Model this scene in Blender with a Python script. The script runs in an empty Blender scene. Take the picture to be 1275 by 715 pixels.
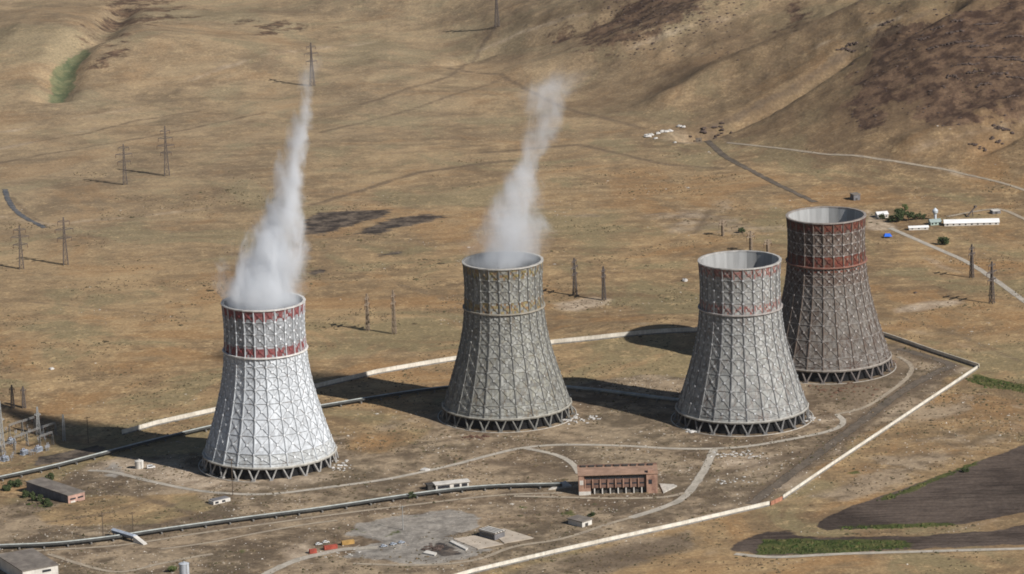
import bpy, math, random
import numpy as np
from mathutils import Vector, Matrix

SC = bpy.context.scene
COL = SC.collection
rad = math.radians

# ------------------------------------------------------------------ camera
CAM_H, CAM_Y = 735.0, -2950.0
PITCH, ROLL, FPX = 13.36, 1.68, 5050.0        # degrees down, degrees, focal length in 1275-px units
fwd = Vector((0, math.cos(rad(PITCH)), -math.sin(rad(PITCH))))
r0 = Vector((1, 0, 0)); u0 = r0.cross(fwd)
RGT = r0 * math.cos(rad(ROLL)) - u0 * math.sin(rad(ROLL))
UPV = r0 * math.sin(rad(ROLL)) + u0 * math.cos(rad(ROLL))
CAM = Vector((0, CAM_Y, CAM_H))
cd = bpy.data.cameras.new('camera'); cam = bpy.data.objects.new('camera', cd); COL.objects.link(cam)
cd.sensor_width = 36; cd.lens = 36 * FPX / 1275; cd.clip_start = 10; cd.clip_end = 60000
cam.matrix_world = Matrix.Translation(CAM) @ Matrix((RGT, UPV, -fwd)).transposed().to_4x4()
SC.camera = cam

# ------------------------------------------------------------------ sky, sun, exposure
SUNV = Vector((117, -94, 110)).normalized()   # towards the sun
w = bpy.data.worlds.new('World'); SC.world = w; w.use_nodes = True
wn = w.node_tree.nodes; wl = w.node_tree.links
sky = wn.new('ShaderNodeTexSky'); sky.sky_type = 'NISHITA'; sky.sun_disc = False
sky.sun_elevation = math.asin(SUNV.z); sky.sun_rotation = math.atan2(SUNV.x, SUNV.y)
sky.altitude = 900
wl.new(sky.outputs[0], wn['Background'].inputs[0]); wn['Background'].inputs[1].default_value = 0.05
sd = bpy.data.lights.new('sun', 'SUN'); sd.energy = 5.0; sd.angle = rad(0.53); sd.color = (1.0, 0.96, 0.91)
so = bpy.data.objects.new('sun', sd); COL.objects.link(so)
so.rotation_mode = 'QUATERNION'; so.rotation_quaternion = (-SUNV).to_track_quat('-Z', 'Y'); so.location = (800, -1200, 900)
SC.view_settings.view_transform = 'Standard'; SC.view_settings.look = 'None'
SC.view_settings.exposure = 0.22; SC.view_settings.gamma = 1.0
SC.cycles.volume_step_rate = 0.12; SC.cycles.volume_max_steps = 512
SC.cycles.volume_bounces = 5; SC.cycles.max_bounces = 8; SC.cycles.diffuse_bounces = 3
SC.cycles.use_denoising = True; SC.cycles.filter_width = 1.8

# ------------------------------------------------------------------ helpers: node materials
class NT:
    def __init__(s, name):
        s.m = bpy.data.materials.new(name); s.m.use_nodes = True
        s.t = s.m.node_tree; s.t.nodes.clear()
        s.out = s.t.nodes.new('ShaderNodeOutputMaterial')
    def n(s, kind, **kw):
        nd = s.t.nodes.new(kind)
        for k, v in kw.items(): setattr(nd, k, v)
        return nd
    def put(s, sock, v):
        if hasattr(v, 'is_output'): s.t.links.new(v, sock)
        elif isinstance(v, (tuple, list)) and len(v) == 3 and sock.type == 'RGBA': sock.default_value = (*v, 1)
        else: sock.default_value = v
    def math(s, op, a, b=0.0, c=None, clamp=False):
        nd = s.n('ShaderNodeMath', operation=op, use_clamp=clamp)
        s.put(nd.inputs[0], a); s.put(nd.inputs[1], b)
        if c is not None: s.put(nd.inputs[2], c)
        return nd.outputs[0]
    def vmath(s, op, a, b=None):
        nd = s.n('ShaderNodeVectorMath', operation=op); s.put(nd.inputs[0], a)
        if b is not None: s.put(nd.inputs[1], b)
        return nd.outputs['Value'] if op in ('LENGTH', 'DOT_PRODUCT') else nd.outputs[0]
    def noise(s, vec, scale, detail=4.0, rough=0.55, dist=0.0, col=False):
        nd = s.n('ShaderNodeTexNoise'); s.put(nd.inputs['Vector'], vec)
        nd.inputs['Scale'].default_value = scale; nd.inputs['Detail'].default_value = detail
        nd.inputs['Roughness'].default_value = rough; nd.inputs['Distortion'].default_value = dist
        return nd.outputs['Color' if col else 'Fac']
    def smooth(s, v, a, b, lo=0.0, hi=1.0):
        nd = s.n('ShaderNodeMapRange', interpolation_type='SMOOTHSTEP'); s.put(nd.inputs[0], v)
        for i, q in enumerate((a, b, lo, hi)): s.put(nd.inputs[i + 1], q)
        return nd.outputs[0]
    def mix(s, f, a, b, mode='MIX'):
        nd = s.n('ShaderNodeMix', data_type='RGBA', blend_type=mode)
        s.put(nd.inputs[0], f); s.put(nd.inputs[6], a); s.put(nd.inputs[7], b)
        return nd.outputs[2]
    def mapping(s, vec, scale, rot=(0, 0, 0)):
        nd = s.n('ShaderNodeMapping'); s.put(nd.inputs[0], vec)
        nd.inputs['Scale'].default_value = scale; nd.inputs['Rotation'].default_value = rot
        return nd.outputs[0]
    def attr(s, name):
        nd = s.n('ShaderNodeAttribute', attribute_name=name); return nd.outputs['Color']
    def sep(s, v):
        nd = s.n('ShaderNodeSeparateXYZ'); s.put(nd.inputs[0], v); return nd.outputs
    def pos(s): return s.n('ShaderNodeNewGeometry').outputs['Position']
    def obj(s): return s.n('ShaderNodeTexCoord').outputs['Object']
    def bsdf(s, col, rough=0.9, metal=0.0, bump=None, bstr=0.5, bdist=0.3, spec=0.2):
        b = s.n('ShaderNodeBsdfPrincipled'); s.put(b.inputs['Base Color'], col); s.put(b.inputs['Roughness'], rough)
        b.inputs['Metallic'].default_value = metal; b.inputs['Specular IOR Level'].default_value = spec
        if bump is not None:
            bn = s.n('ShaderNodeBump'); s.put(bn.inputs['Height'], bump)
            bn.inputs['Strength'].default_value = bstr; bn.inputs['Distance'].default_value = bdist
            s.t.links.new(bn.outputs[0], b.inputs['Normal'])
        s.t.links.new(b.outputs[0], s.out.inputs[0]); return b

def plain(name, col, rough=0.85, var=0.35, scale=0.6, metal=0.0, stain=None, spec=0.2):
    """weathered one-colour material: two noises of tone, optional stains"""
    t = NT(name); p = t.obj()
    n = t.noise(p, scale, 5, 0.6); n2 = t.noise(t.mapping(p, (1, 1, 0.15)), scale * 2.3, 3)
    f = t.math('ADD', t.math('MULTIPLY', n, 0.6), t.math('MULTIPLY', n2, 0.4))
    c = t.mix(t.smooth(f, 0.3, 0.7), tuple(x * (1 - var) for x in col), tuple(min(1, x * (1 + var * 0.6)) for x in col))
    if stain: c = t.mix(t.smooth(t.noise(p, scale * 0.7, 6, 0.65), 0.5, 0.68), c, stain)
    t.bsdf(c, rough, metal, spec=spec); return t.m

# ------------------------------------------------------------------ helpers: meshes and objects
class MB:
    def __init__(s): s.v = []; s.f = []; s.m = []; s.c = []
    def face(s, idx, mat=0, col=None): s.f.append(tuple(idx)); s.m.append(mat); s.c.append(col)
    def quad(s, a, b, c, d, mat=0, col=None):
        k = len(s.v); s.v += [tuple(a), tuple(b), tuple(c), tuple(d)]; s.face((k, k + 1, k + 2, k + 3), mat, col)
    def hexa(s, P, mat=0):
        """8 points: bottom ring 0-3 (counter-clockwise from above), top ring 4-7"""
        k = len(s.v); s.v += [tuple(p) for p in P]
        for q in ((3, 2, 1, 0), (4, 5, 6, 7), (0, 1, 5, 4), (1, 2, 6, 5), (2, 3, 7, 6), (3, 0, 4, 7)):
            s.face([k + i for i in q], mat)
    def box(s, x0, x1, y0, y1, z0, z1, mat=0):
        s.hexa([(x0, y0, z0), (x1, y0, z0), (x1, y1, z0), (x0, y1, z0), (x0, y0, z1), (x1, y0, z1), (x1, y1, z1), (x0, y1, z1)], mat)
    def bar(s, a, b, w_, h_=None, up=(0, 0, 1), mat=0):
        """square bar between two points"""
        a = Vector(a); b = Vector(b); d = (b - a).normalized(); up = Vector(up)
        if abs(d.dot(up)) > 0.98: up = Vector((1, 0, 0))
        x = d.cross(up).normalized() * (w_ / 2); y = x.cross(d).normalized() * ((h_ or w_) / 2)
        s.hexa([a - x - y, a + x - y, a + x + y, a - x + y, b - x - y, b + x - y, b + x + y, b - x + y], mat)
    def tube(s, a, b, ra, rb=None, n=8, mat=0, cap=True):
        a = Vector(a); b = Vector(b); rb = ra if rb is None else rb
        d = (b - a).normalized(); x = d.orthogonal().normalized(); y = d.cross(x); k = len(s.v)
        for c, r in ((a, ra), (b, rb)):
            for i in range(n):
                t = 2 * math.pi * i / n; s.v.append(tuple(c + x * (r * math.cos(t)) + y * (r * math.sin(t))))
        for i in range(n): s.face((k + i, k + (i + 1) % n, k + n + (i + 1) % n, k + n + i), mat)
        if cap: s.face([k + i for i in reversed(range(n))], mat); s.face([k + n + i for i in range(n)], mat)
    def ring(s, prof, n, mat=0, phase=0.0):
        """closed profile of (r, z) swept round z"""
        k = len(s.v); m = len(prof)
        for i in range(n):
            t = phase + 2 * math.pi * i / n
            for r, z in prof: s.v.append((r * math.cos(t), r * math.sin(t), z))
        for i in range(n):
            for j in range(m):
                a = k + i * m + j; b = k + i * m + (j + 1) % m; c = k + ((i + 1) % n) * m + (j + 1) % m; d = k + ((i + 1) % n) * m + j
                s.face((a, d, c, b), mat)
    def lathe(s, prof, n=24, mat=0):
        k = len(s.v); m = len(prof)
        for i in range(n):
            t = 2 * math.pi * i / n
            for r, z in prof: s.v.append((r * math.cos(t), r * math.sin(t), z))
        for i in range(n):
            for j in range(m - 1):
                s.face((k + i * m + j, k + ((i + 1) % n) * m + j, k + ((i + 1) % n) * m + j + 1, k + i * m + j + 1), mat)
        s.face([k + i * m + m - 1 for i in range(n)], mat)
    def lump(s, c, r, rng, n=7, flat=0.7, mat=0):
        """irregular stone"""
        c = Vector(c); k = len(s.v); rows = 4
        for j in range(rows + 1):
            ph = -math.pi / 2 + math.pi * j / rows
            for i in range(n):
                t = 2 * math.pi * i / n; q = rng.uniform(0.7, 1.25)
                s.v.append((c.x + r[0] * q * math.cos(ph) * math.cos(t), c.y + r[1] * q * math.cos(ph) * math.sin(t), c.z + r[2] * q * math.sin(ph) * flat))
        for j in range(rows):
            for i in range(n): s.face((k + j * n + i, k + j * n + (i + 1) % n, k + (j + 1) * n + (i + 1) % n, k + (j + 1) * n + i), mat)
    def mesh(s, name, mats, smooth=False):
        me = bpy.data.meshes.new(name); me.from_pydata(s.v, [], s.f)
        for m in (mats if isinstance(mats, (list, tuple)) else [mats]): me.materials.append(m)
        me.polygons.foreach_set('material_index', s.m)
        if smooth: me.polygons.foreach_set('use_smooth', [True] * len(s.f))
        if any(c is not None for c in s.c):
            at_ = me.attributes.new('tint', 'FLOAT_COLOR', 'FACE')
            at_.data.foreach_set('color', np.array([(*(c or (1, 1, 1)), 1) for c in s.c], dtype=np.float32).ravel())
        me.update(); return me
    def build(s, name, mats, parent=None, smooth=False, loc=(0, 0, 0), rz=0):
        return link(name, s.mesh(name, mats, smooth), parent, loc, rz)

def link(name, me, parent=None, loc=(0, 0, 0), rz=0):
    o = bpy.data.objects.new(name, me); COL.objects.link(o); o.location = loc; o.rotation_euler = (0, 0, rz)
    if parent: o.parent = parent
    return o
def tag(o, label=None, cat=None, group=None, kind=None):
    for k, v in (('label', label), ('category', cat), ('group', group), ('kind', kind)):
        if v: o[k] = v
    return o
def empty(name, loc, rz=0.0):
    o = bpy.data.objects.new(name, None); COL.objects.link(o); o.location = loc; o.rotation_euler = (0, 0, rz); o.empty_display_size = 2
    return o
def copy_tree(o, parent=None):
    c = o.copy(); COL.objects.link(c); c.parent = parent
    for ch in list(o.children): copy_tree(ch, c)
    return c

# ------------------------------------------------------------------ terrain heights
def vnoise(x, y, seed):
    xi = np.floor(x); yi = np.floor(y); fx = x - xi; fy = y - yi
    fx = fx * fx * fx * (fx * (fx * 6 - 15) + 10); fy = fy * fy * fy * (fy * (fy * 6 - 15) + 10)
    def h(a, b):
        s_ = np.sin(a * 127.1 + b * 311.7 + seed * 74.7) * 43758.5453
        return s_ - np.floor(s_)
    return (h(xi, yi) * (1 - fx) + h(xi + 1, yi) * fx) * (1 - fy) + (h(xi, yi + 1) * (1 - fx) + h(xi + 1, yi + 1) * fx) * fy
def fbm(x, y, scale, octv, seed, ridged=False, gain=0.5):
    t = 0; a = 1.0; tot = 0; f = 1 / scale
    for o_ in range(octv):
        v = vnoise(x * f + o_ * 17.3, y * f - o_ * 9.1, seed + o_)
        if ridged: v = 1 - np.abs(2 * v - 1)
        t = t + a * v; tot += a; a *= gain; f *= 2.03
    return t / tot
def sstep(a, b, v):
    t = np.clip((v - a) / (b - a), 0, 1); return t * t * (3 - 2 * t)

def axis(lo, hi, step, far, g=1.22):
    a = list(np.arange(lo, hi + step / 2, step)); s_ = step; q = a[-1]; e = a[0]; up = []; dn = []
    while q < far: s_ *= g; q += s_; up.append(q)
    s_ = step
    while e > -far: s_ *= g; e -= s_; dn.append(e)
    return np.array(dn[::-1] + a + up)
XS = axis(-700, 760, 2.6, 14000); YS = axis(-700, 1350, 3.6, 14000)
GX, GY = np.meshgrid(XS, YS)

def flat(px, py):
    """pixel of the 1275-px frame -> point of the level plane z = 0"""
    d = fwd * FPX + RGT * (px - 637.5) - UPV * (py - 357.5); t = -CAM.z / d.z
    return CAM + d * t

def line_dist(X, Y, pts):
    """unsigned distance to a polyline, and signed side (left of travel > 0)"""
    best = np.full(X.shape, 1e9); side = np.zeros(X.shape)
    for (x0, y0), (x1, y1) in zip(pts[:-1], pts[1:]):
        dx, dy = x1 - x0, y1 - y0; L = dx * dx + dy * dy
        t = np.clip(((X - x0) * dx + (Y - y0) * dy) / L, 0, 1)
        d = np.hypot(X - x0 - t * dx, Y - y0 - t * dy); s_ = np.sign(dx * (Y - y0) - dy * (X - x0))
        m = d < best; best = np.where(m, d, best); side = np.where(m, s_, side)
    return best, side

ft = [flat(*p) for p in ((300, 5), (520, 55), (700, 120), (850, 172), (1010, 222), (1150, 238), (1290, 262))]
foot = [(-3000, ft[0].y + 1500)] + [(p.x, p.y) for p in ft] + [(2500, ft[-1].y - 900)]
fd, fs = line_dist(GX, GY, foot)
hd = np.where(fs > 0, fd, -fd)                                       # > 0 behind the foot of the hill
rise = np.where(hd > 0, np.minimum(hd, 900), 0)
HZ = 0.30 * np.maximum(0, rise - 60 * (1 - np.exp(-rise / 60)))
far = sstep(150, 900, GY)                                            # the plain rolls more the farther it goes
HZ = HZ + far * 12 * (fbm(GX, GY, 420, 4, 3) - 0.5) + far * 4 * (fbm(GX, GY, 90, 4, 11) - 0.5)
HZ = HZ + sstep(0, 160, hd) * (20 * (fbm(GX, GY, 330, 4, 7, True) - 0.55) + 5 * (fbm(GX, GY, 45, 4, 21, True) - 0.5))
LU = sstep(1500, 2400, -GX * 1.0 + GY * 1.1)                          # far upper left hills
HZ = HZ + sstep(700, 1300, GY - 0.4 * GX) * 13 * (fbm(GX, GY, 260, 4, 31, True) - 0.5) * sstep(-50, -350, GX - 0.1 * GY)
HZ = HZ + 0.7 * (fbm(GX, GY, 50, 3, 5) - 0.5)
HZ = HZ * (0.25 + 0.75 * sstep(-500, 250, GY))
def mound(px, py, r, h, ry=None):
    global HZ
    p = flat(px, py); HZ = HZ + h * np.exp(-((GX - p.x) / r) ** 2 - ((GY - p.y) / (ry or r)) ** 2)
def gully(pix, width, depth):
    global HZ
    pts = [(q.x, q.y) for q in (ground(*p) for p in pix)]
    d, _ = line_dist(GX, GY, pts); HZ = HZ - depth * np.exp(-(d / width) ** 2)

def zat(x, y):
    x = np.asarray(x, float); y = np.asarray(y, float)
    i = np.clip(np.searchsorted(XS, x) - 1, 0, len(XS) - 2); j = np.clip(np.searchsorted(YS, y) - 1, 0, len(YS) - 2)
    u = (x - XS[i]) / (XS[i + 1] - XS[i]); v = (y - YS[j]) / (YS[j + 1] - YS[j])
    return (HZ[j, i] * (1 - u) + HZ[j, i + 1] * u) * (1 - v) + (HZ[j + 1, i] * (1 - u) + HZ[j + 1, i + 1] * u) * v
TT = np.arange(2100, 6500, 4.0)
def ground(px, py):
    """pixel of the photograph -> point of the terrain seen there"""
    d = (fwd * FPX + RGT * (px - 637.5) - UPV * (py - 357.5)).normalized()
    x = CAM.x + d.x * TT; y = CAM.y + d.y * TT; z = CAM.z + d.z * TT
    g = z - zat(x, y); k = int(np.argmax(g < 0))
    if g[k] >= 0: k = len(TT) - 1
    t = TT[k - 1] + 4.0 * g[k - 1] / max(1e-6, g[k - 1] - g[k]) if k > 0 else TT[0]
    p = CAM + d * float(t); p.z = float(zat(p.x, p.y)); return p
def ppm(p):
    """pixels per metre of the 1275-px frame at a point"""
    return FPX / (p - CAM).dot(fwd)

mound(1195, 150, 150, 45, 190); mound(800, 60, 130, 22, 150); mound(40, 60, 90, 26, 160); mound(230, 70, 140, 22, 120)
def ridge(pix, width, height):
    gully(pix, width, -height)
mound(70, 545, 120, -10, 170); mound(826, 412, 75, 5.5, 60)  # added hollow and rise, shaped to steer where the tower shadows fall
ridge([(840, 128), (900, 92), (1000, 48), (1100, 6), (1150, -20)], 34, 13)
ridge([(660, 90), (740, 68), (850, 30), (930, 0)], 30, 9)
ridge([(1140, 180), (1190, 162), (1280, 128)], 16, 7)
gully([(865, 168), (930, 142), (1000, 105), (1060, 60), (1120, 35), (1180, 5)], 16, 15)
gully([(560, 78), (620, 60), (700, 45), (760, 20)], 12, 6)
gully([(150, 10), (125, 40), (100, 48), (84, 75), (70, 120)], 18, 12)
gully([(1225, 185), (1275, 160)], 8, 6)

# ------------------------------------------------------------------ zones of the ground
def poly_mask(pix, soft):
    q = [ground(*p) for p in pix]; pts = [(a.x, a.y) for a in q]
    lo = np.min(pts, axis=0) - soft * 2; hi = np.max(pts, axis=0) + soft * 2
    i0, i1 = np.searchsorted(XS, (lo[0], hi[0])); j0, j1 = np.searchsorted(YS, (lo[1], hi[1]))
    X = GX[j0:j1, i0:i1]; Y = GY[j0:j1, i0:i1]
    d, _ = line_dist(X, Y, pts + [pts[0]]); ins = np.zeros(X.shape, bool)
    for (x0, y0), (x1, y1) in zip(pts, pts[1:] + pts[:1]):
        c = (y0 > Y) != (y1 > Y)
        with np.errstate(divide='ignore', invalid='ignore'): ins ^= c & (X < (x1 - x0) * (Y - y0) / (y1 - y0 + 1e-12) + x0)
    return (slice(j0, j1), slice(i0, i1)), np.clip(0.5 + np.where(ins, d, -d) / (2 * soft), 0, 1)
def line_mask(pix, width, soft):
    q = [ground(*p) for p in pix]; pts = [(a.x, a.y) for a in q]
    lo = np.min(pts, axis=0) - width - soft * 2; hi = np.max(pts, axis=0) + width + soft * 2
    i0, i1 = np.searchsorted(XS, (lo[0], hi[0])); j0, j1 = np.searchsorted(YS, (lo[1], hi[1]))
    d, _ = line_dist(GX[j0:j1, i0:i1], GY[j0:j1, i0:i1], pts)
    return (slice(j0, j1), slice(i0, i1)), np.clip(0.5 + (width / 2 - d) / (2 * soft), 0, 1)
Z = {k: np.zeros(GX.shape, np.float32) for k in ('burn', 'rock', 'green', 'pale', 'gravel', 'plough', 'track', 'soil', 'lush', 'hill')}  # track: dark lanes, the gully line and painted pylon shadows
def zone(k, pix, soft, amt=1.0):
    sl, m = poly_mask(pix, soft); Z[k][sl] = np.maximum(Z[k][sl], m * amt)
def lane(k, pix, width, soft=2.5, amt=1.0):
    sl, m = line_mask(pix, width, soft); Z[k][sl] = np.maximum(Z[k][sl], m * amt)

zone('burn', [(378, 292), (379, 275), (395, 265), (440, 262), (485, 262), (489, 266), (462, 274), (432, 282), (402, 292)], 9)
zone('burn', [(442, 292), (465, 281), (490, 272), (530, 267), (553, 269), (540, 275), (500, 283), (470, 292)], 8)
zone('burn', [(466, 317), (500, 313), (503, 317), (470, 320)], 5, 0.8)
zone('burn', [(380, 340), (400, 334), (410, 338), (392, 344)], 6, 0.7)
zone('plough', [(1030, 660), (1020, 656), (1019, 650), (1030, 643), (1060, 630), (1120, 610), (1190, 585), (1300, 545), (1300, 633), (1200, 653), (1100, 658)], 3)
zone('plough', [(908, 686), (915, 675), (950, 662), (985, 660), (1000, 668), (1130, 668), (1240, 660), (1300, 648), (1300, 678), (1130, 685), (960, 693)], 5, 0.85)
zone('green', [(943, 691), (948, 672), (1000, 671), (1130, 673), (1135, 682), (1050, 688)], 4)
zone('track', [(690, 704), (760, 680), (850, 662), (885, 668), (835, 694), (740, 718)], 10, 0.62)
zone('green', [(1205, 474), (1212, 466), (1290, 482), (1290, 490), (1235, 483)], 4)
zone('green', [(1090, 622), (1150, 600), (1200, 579), (1225, 572), (1205, 584), (1150, 606), (1100, 626)], 4, 0.8)
zone('green', [(1036, 656), (1060, 653), (1130, 652), (1180, 650), (1200, 654), (1110, 659), (1050, 659)], 3, 0.75)
zone('lush', [(62, 128), (66, 90), (80, 75), (105, 62), (114, 66), (96, 85), (92, 110), (80, 128)], 10)
for g in ([(640, 632), (660, 628), (658, 634)], [(690, 640), (712, 634), (716, 642)], [(480, 668), (495, 658), (510, 662)], [(290, 690), (300, 684), (312, 692)],
          [(1055, 590), (1072, 580), (1070, 590)], [(430, 660), (450, 655), (455, 664)], [(505, 645), (520, 640), (530, 644)], [(30, 625), (60, 628), (58, 636)]):
    zone('green', g, 4, 0.7)
zone('rock', [(1062, 128), (1075, 85), (1100, 50), (1150, 25), (1200, 15), (1300, -10), (1300, 125), (1255, 138), (1225, 150), (1190, 152), (1160, 158), (1140, 125), (1112, 110), (1102, 142), (1088, 164), (1070, 152)], 22)
zone('rock', [(690, 48), (760, 18), (810, -20), (930, -20), (870, 12), (790, 62), (745, 78)], 30, 0.75)
zone('hill', [(880, 165), (940, 130), (1010, 90), (1070, 40), (1130, 10), (1300, -30), (1300, 175), (1200, 190), (1100, 185), (980, 180)], 60, 1.0)
zone('hill', [(700, 130), (800, 80), (880, 40), (1000, 10), (1090, 20), (1010, 62), (900, 112), (820, 150)], 60, 0.8)
zone('hill', [(600, 20), (720, 0), (900, -20), (760, 80), (640, 70)], 60, 0.7)
zone('soil', [(1000, 620), (1060, 570), (1150, 510), (1215, 470), (1300, 480), (1300, 545), (1190, 580), (1060, 630)], 20, 0.5)
zone('rock', [(90, 30), (130, -5), (220, -5), (240, 22), (160, 45), (110, 52)], 25, 0.5)
zone('rock', [(280, 30), (360, 20), (420, 34), (330, 46)], 25, 0.42)
zone('rock', [(945, 0), (1010, 0), (1000, 35), (950, 40)], 25, 0.5)
zone('rock', [(110, 60), (150, 50), (170, 62), (150, 78), (120, 82)], 25, 0.55)
zone('soil', [(-20, 640), (100, 575), (250, 560), (420, 540), (560, 490), (700, 480), (860, 440), (1110, 425), (1215, 460), (960, 628), (590, 718), (300, 760), (-20, 760)], 18, 0.85)
zone('soil', [(880, 245), (1000, 255), (980, 300), (840, 300), (700, 270), (760, 230)], 60, 0.5)
zone('soil', [(590, 720), (700, 690), (860, 660), (880, 680), (830, 700), (700, 730)], 14, 0.75)
zone('pale', [(688, 378), (740, 368), (772, 372), (760, 380), (720, 388), (700, 388)], 8, 0.85)
zone('pale', [(1110, 385), (1150, 375), (1195, 373), (1200, 378), (1150, 388), (1115, 390)], 6, 0.75)
zone('pale', [(1150, 320), (1200, 338), (1205, 345), (1170, 335)], 6, 0.6)
zone('pale', [(1078, 262), (1095, 268), (1120, 283), (1118, 287), (1078, 287)], 5, 0.9)
zone('pale', [(100, 586), (150, 565), (250, 580), (300, 592), (420, 588), (430, 600), (330, 613), (240, 608), (150, 592)], 8, 0.65)
zone('pale', [(845, 262), (880, 258), (860, 285), (832, 292)], 14, 0.5)
zone('pale', [(345, 685), (390, 668), (400, 690), (360, 700)], 8, 0.8)
zone('pale', [(800, 175), (835, 160), (862, 158), (880, 178), (850, 180)], 10, 0.5)
zone('pale', [(1000, 540), (1045, 528), (1050, 518), (1035, 512), (1010, 520)], 8, 0.5)
zone('pale', [(890, 575), (950, 560), (990, 566), (960, 580), (900, 585)], 10, 0.55)
zone('pale', [(860, 612), (900, 598), (960, 592), (940, 610)], 14, 0.35)
zone('pale', [(832, 590), (870, 570), (880, 574), (860, 596)], 8, 0.5)
zone('gravel', [(432, 665), (445, 652), (500, 642), (560, 634), (592, 640), (596, 656), (560, 668), (610, 684), (590, 694), (540, 704), (480, 698), (425, 694), (470, 675)], 6)
zone('gravel', [(120, 585), (145, 575), (160, 590), (140, 598)], 5, 0.7)
zone('burn', [(534, 684), (546, 675), (562, 680), (574, 690), (552, 693)], 2)
zone('burn', [(42, 580), (48, 569), (121, 554.5), (133, 558.5), (121, 563.5), (83, 574)], 1.6, 1.0)
zone('track', [(1000, 480), (1060, 462), (1130, 440), (1150, 462), (1080, 520), (1020, 500)], 14, 0.55)
for t_, wd in (([(0, 186), (70, 170), (120, 160)], 9), ([(0, 165), (80, 150), (180, 132), (270, 120)], 7), ([(690, 397), (760, 401), (800, 403)], 4),
               ([(900, 100), (980, 70), (1050, 45), (1120, 22)], 8), ([(0, 270), (60, 280), (150, 272), (270, 258)], 8), ([(700, 175), (800, 165), (860, 158)], 8),
               ([(905, 178), (1010, 190), (1080, 196), (1120, 202), (1180, 212), (1240, 226), (1285, 240)], 5), ([(1140, 185), (1190, 172), (1275, 150)], 8),
               ([(1195, 437), (1230, 440), (1275, 448)], 6), ([(1110, 405), (1150, 415), (1230, 440)], 5), ([(985, 635), (960, 650), (920, 665), (880, 690)], 8),
               ([(1030, 660), (1100, 665), (1190, 660), (1290, 636)], 9), ([(0, 8), (20, 2)], 12), ([(780, 62), (870, 30), (960, 12)], 10), ([(560, 70), (650, 40), (760, 8)], 9),
               ([(240, 100), (380, 62), (470, 52)], 12), ([(962, 614), (1062, 548), (1145, 490), (1203, 459)], 5), ([(915, 615), (1030, 535), (1110, 482), (1165, 452)], 4), ([(440, 700), (520, 703), (590, 697), (640, 680), (720, 668), (790, 640)], 5)):
    lane('pale', t_, wd, 7, 0.5)
for t_, wd in (([(0, 203), (70, 190), (140, 178), (240, 160), (330, 140)], 6), ([(0, 184), (100, 168), (170, 150), (250, 138)], 5), ([(50, 220), (110, 222), (156, 229)], 4), ([(156, 213), (208, 217)], 4),  # lanes ending at pylon feet are painted pylon shadows
               ([(0, 372), (90, 381), (180, 390), (275, 402)], 3), ([(480, 350), (530, 362), (580, 372)], 3), ([(500, 356), (580, 380)], 3), ([(400, 165), (500, 140), (620, 100)], 6),
               ([(560, 85), (620, 92), (720, 140), (800, 160)], 7), ([(865, 290), (885, 262)], 6), ([(690, 400), (830, 405)], 3), ([(450, 130), (560, 95), (618, 32)], 7),
               ([(940, 622), (1045, 545), (1120, 490), (1186, 456), (1120, 436)], 15), ([(600, 190), (720, 180), (830, 205), (900, 210)], 8), ([(150, 610), (240, 640), (330, 650), (440, 640), (560, 625)], 8),
               ([(200, 665), (300, 655), (420, 640)], 6), ([(60, 650), (130, 640), (180, 625), (240, 630)], 5), ([(610, 575), (660, 580), (700, 592)], 12), ([(900, 590), (960, 575), (1010, 560)], 9),
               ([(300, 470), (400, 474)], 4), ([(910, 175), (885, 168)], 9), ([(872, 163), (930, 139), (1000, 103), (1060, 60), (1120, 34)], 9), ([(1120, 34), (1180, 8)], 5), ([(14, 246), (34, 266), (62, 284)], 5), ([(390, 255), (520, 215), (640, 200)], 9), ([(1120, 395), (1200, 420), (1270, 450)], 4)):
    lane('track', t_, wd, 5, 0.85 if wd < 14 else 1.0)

def clear(k, pix, soft, amt):
    sl, m = poly_mask(pix, soft); Z[k][sl] = Z[k][sl] * (1 - m * amt)
clear('soil', [(40, 640), (110, 618), (250, 612), (260, 632), (200, 650), (110, 655), (50, 655)], 8, 0.8)
clear('soil', [(720, 440), (860, 425), (880, 470), (760, 470)], 12, 0.7)
clear('soil', [(430, 520), (540, 500), (560, 540), (470, 570), (420, 560)], 14, 0.5)
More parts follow.
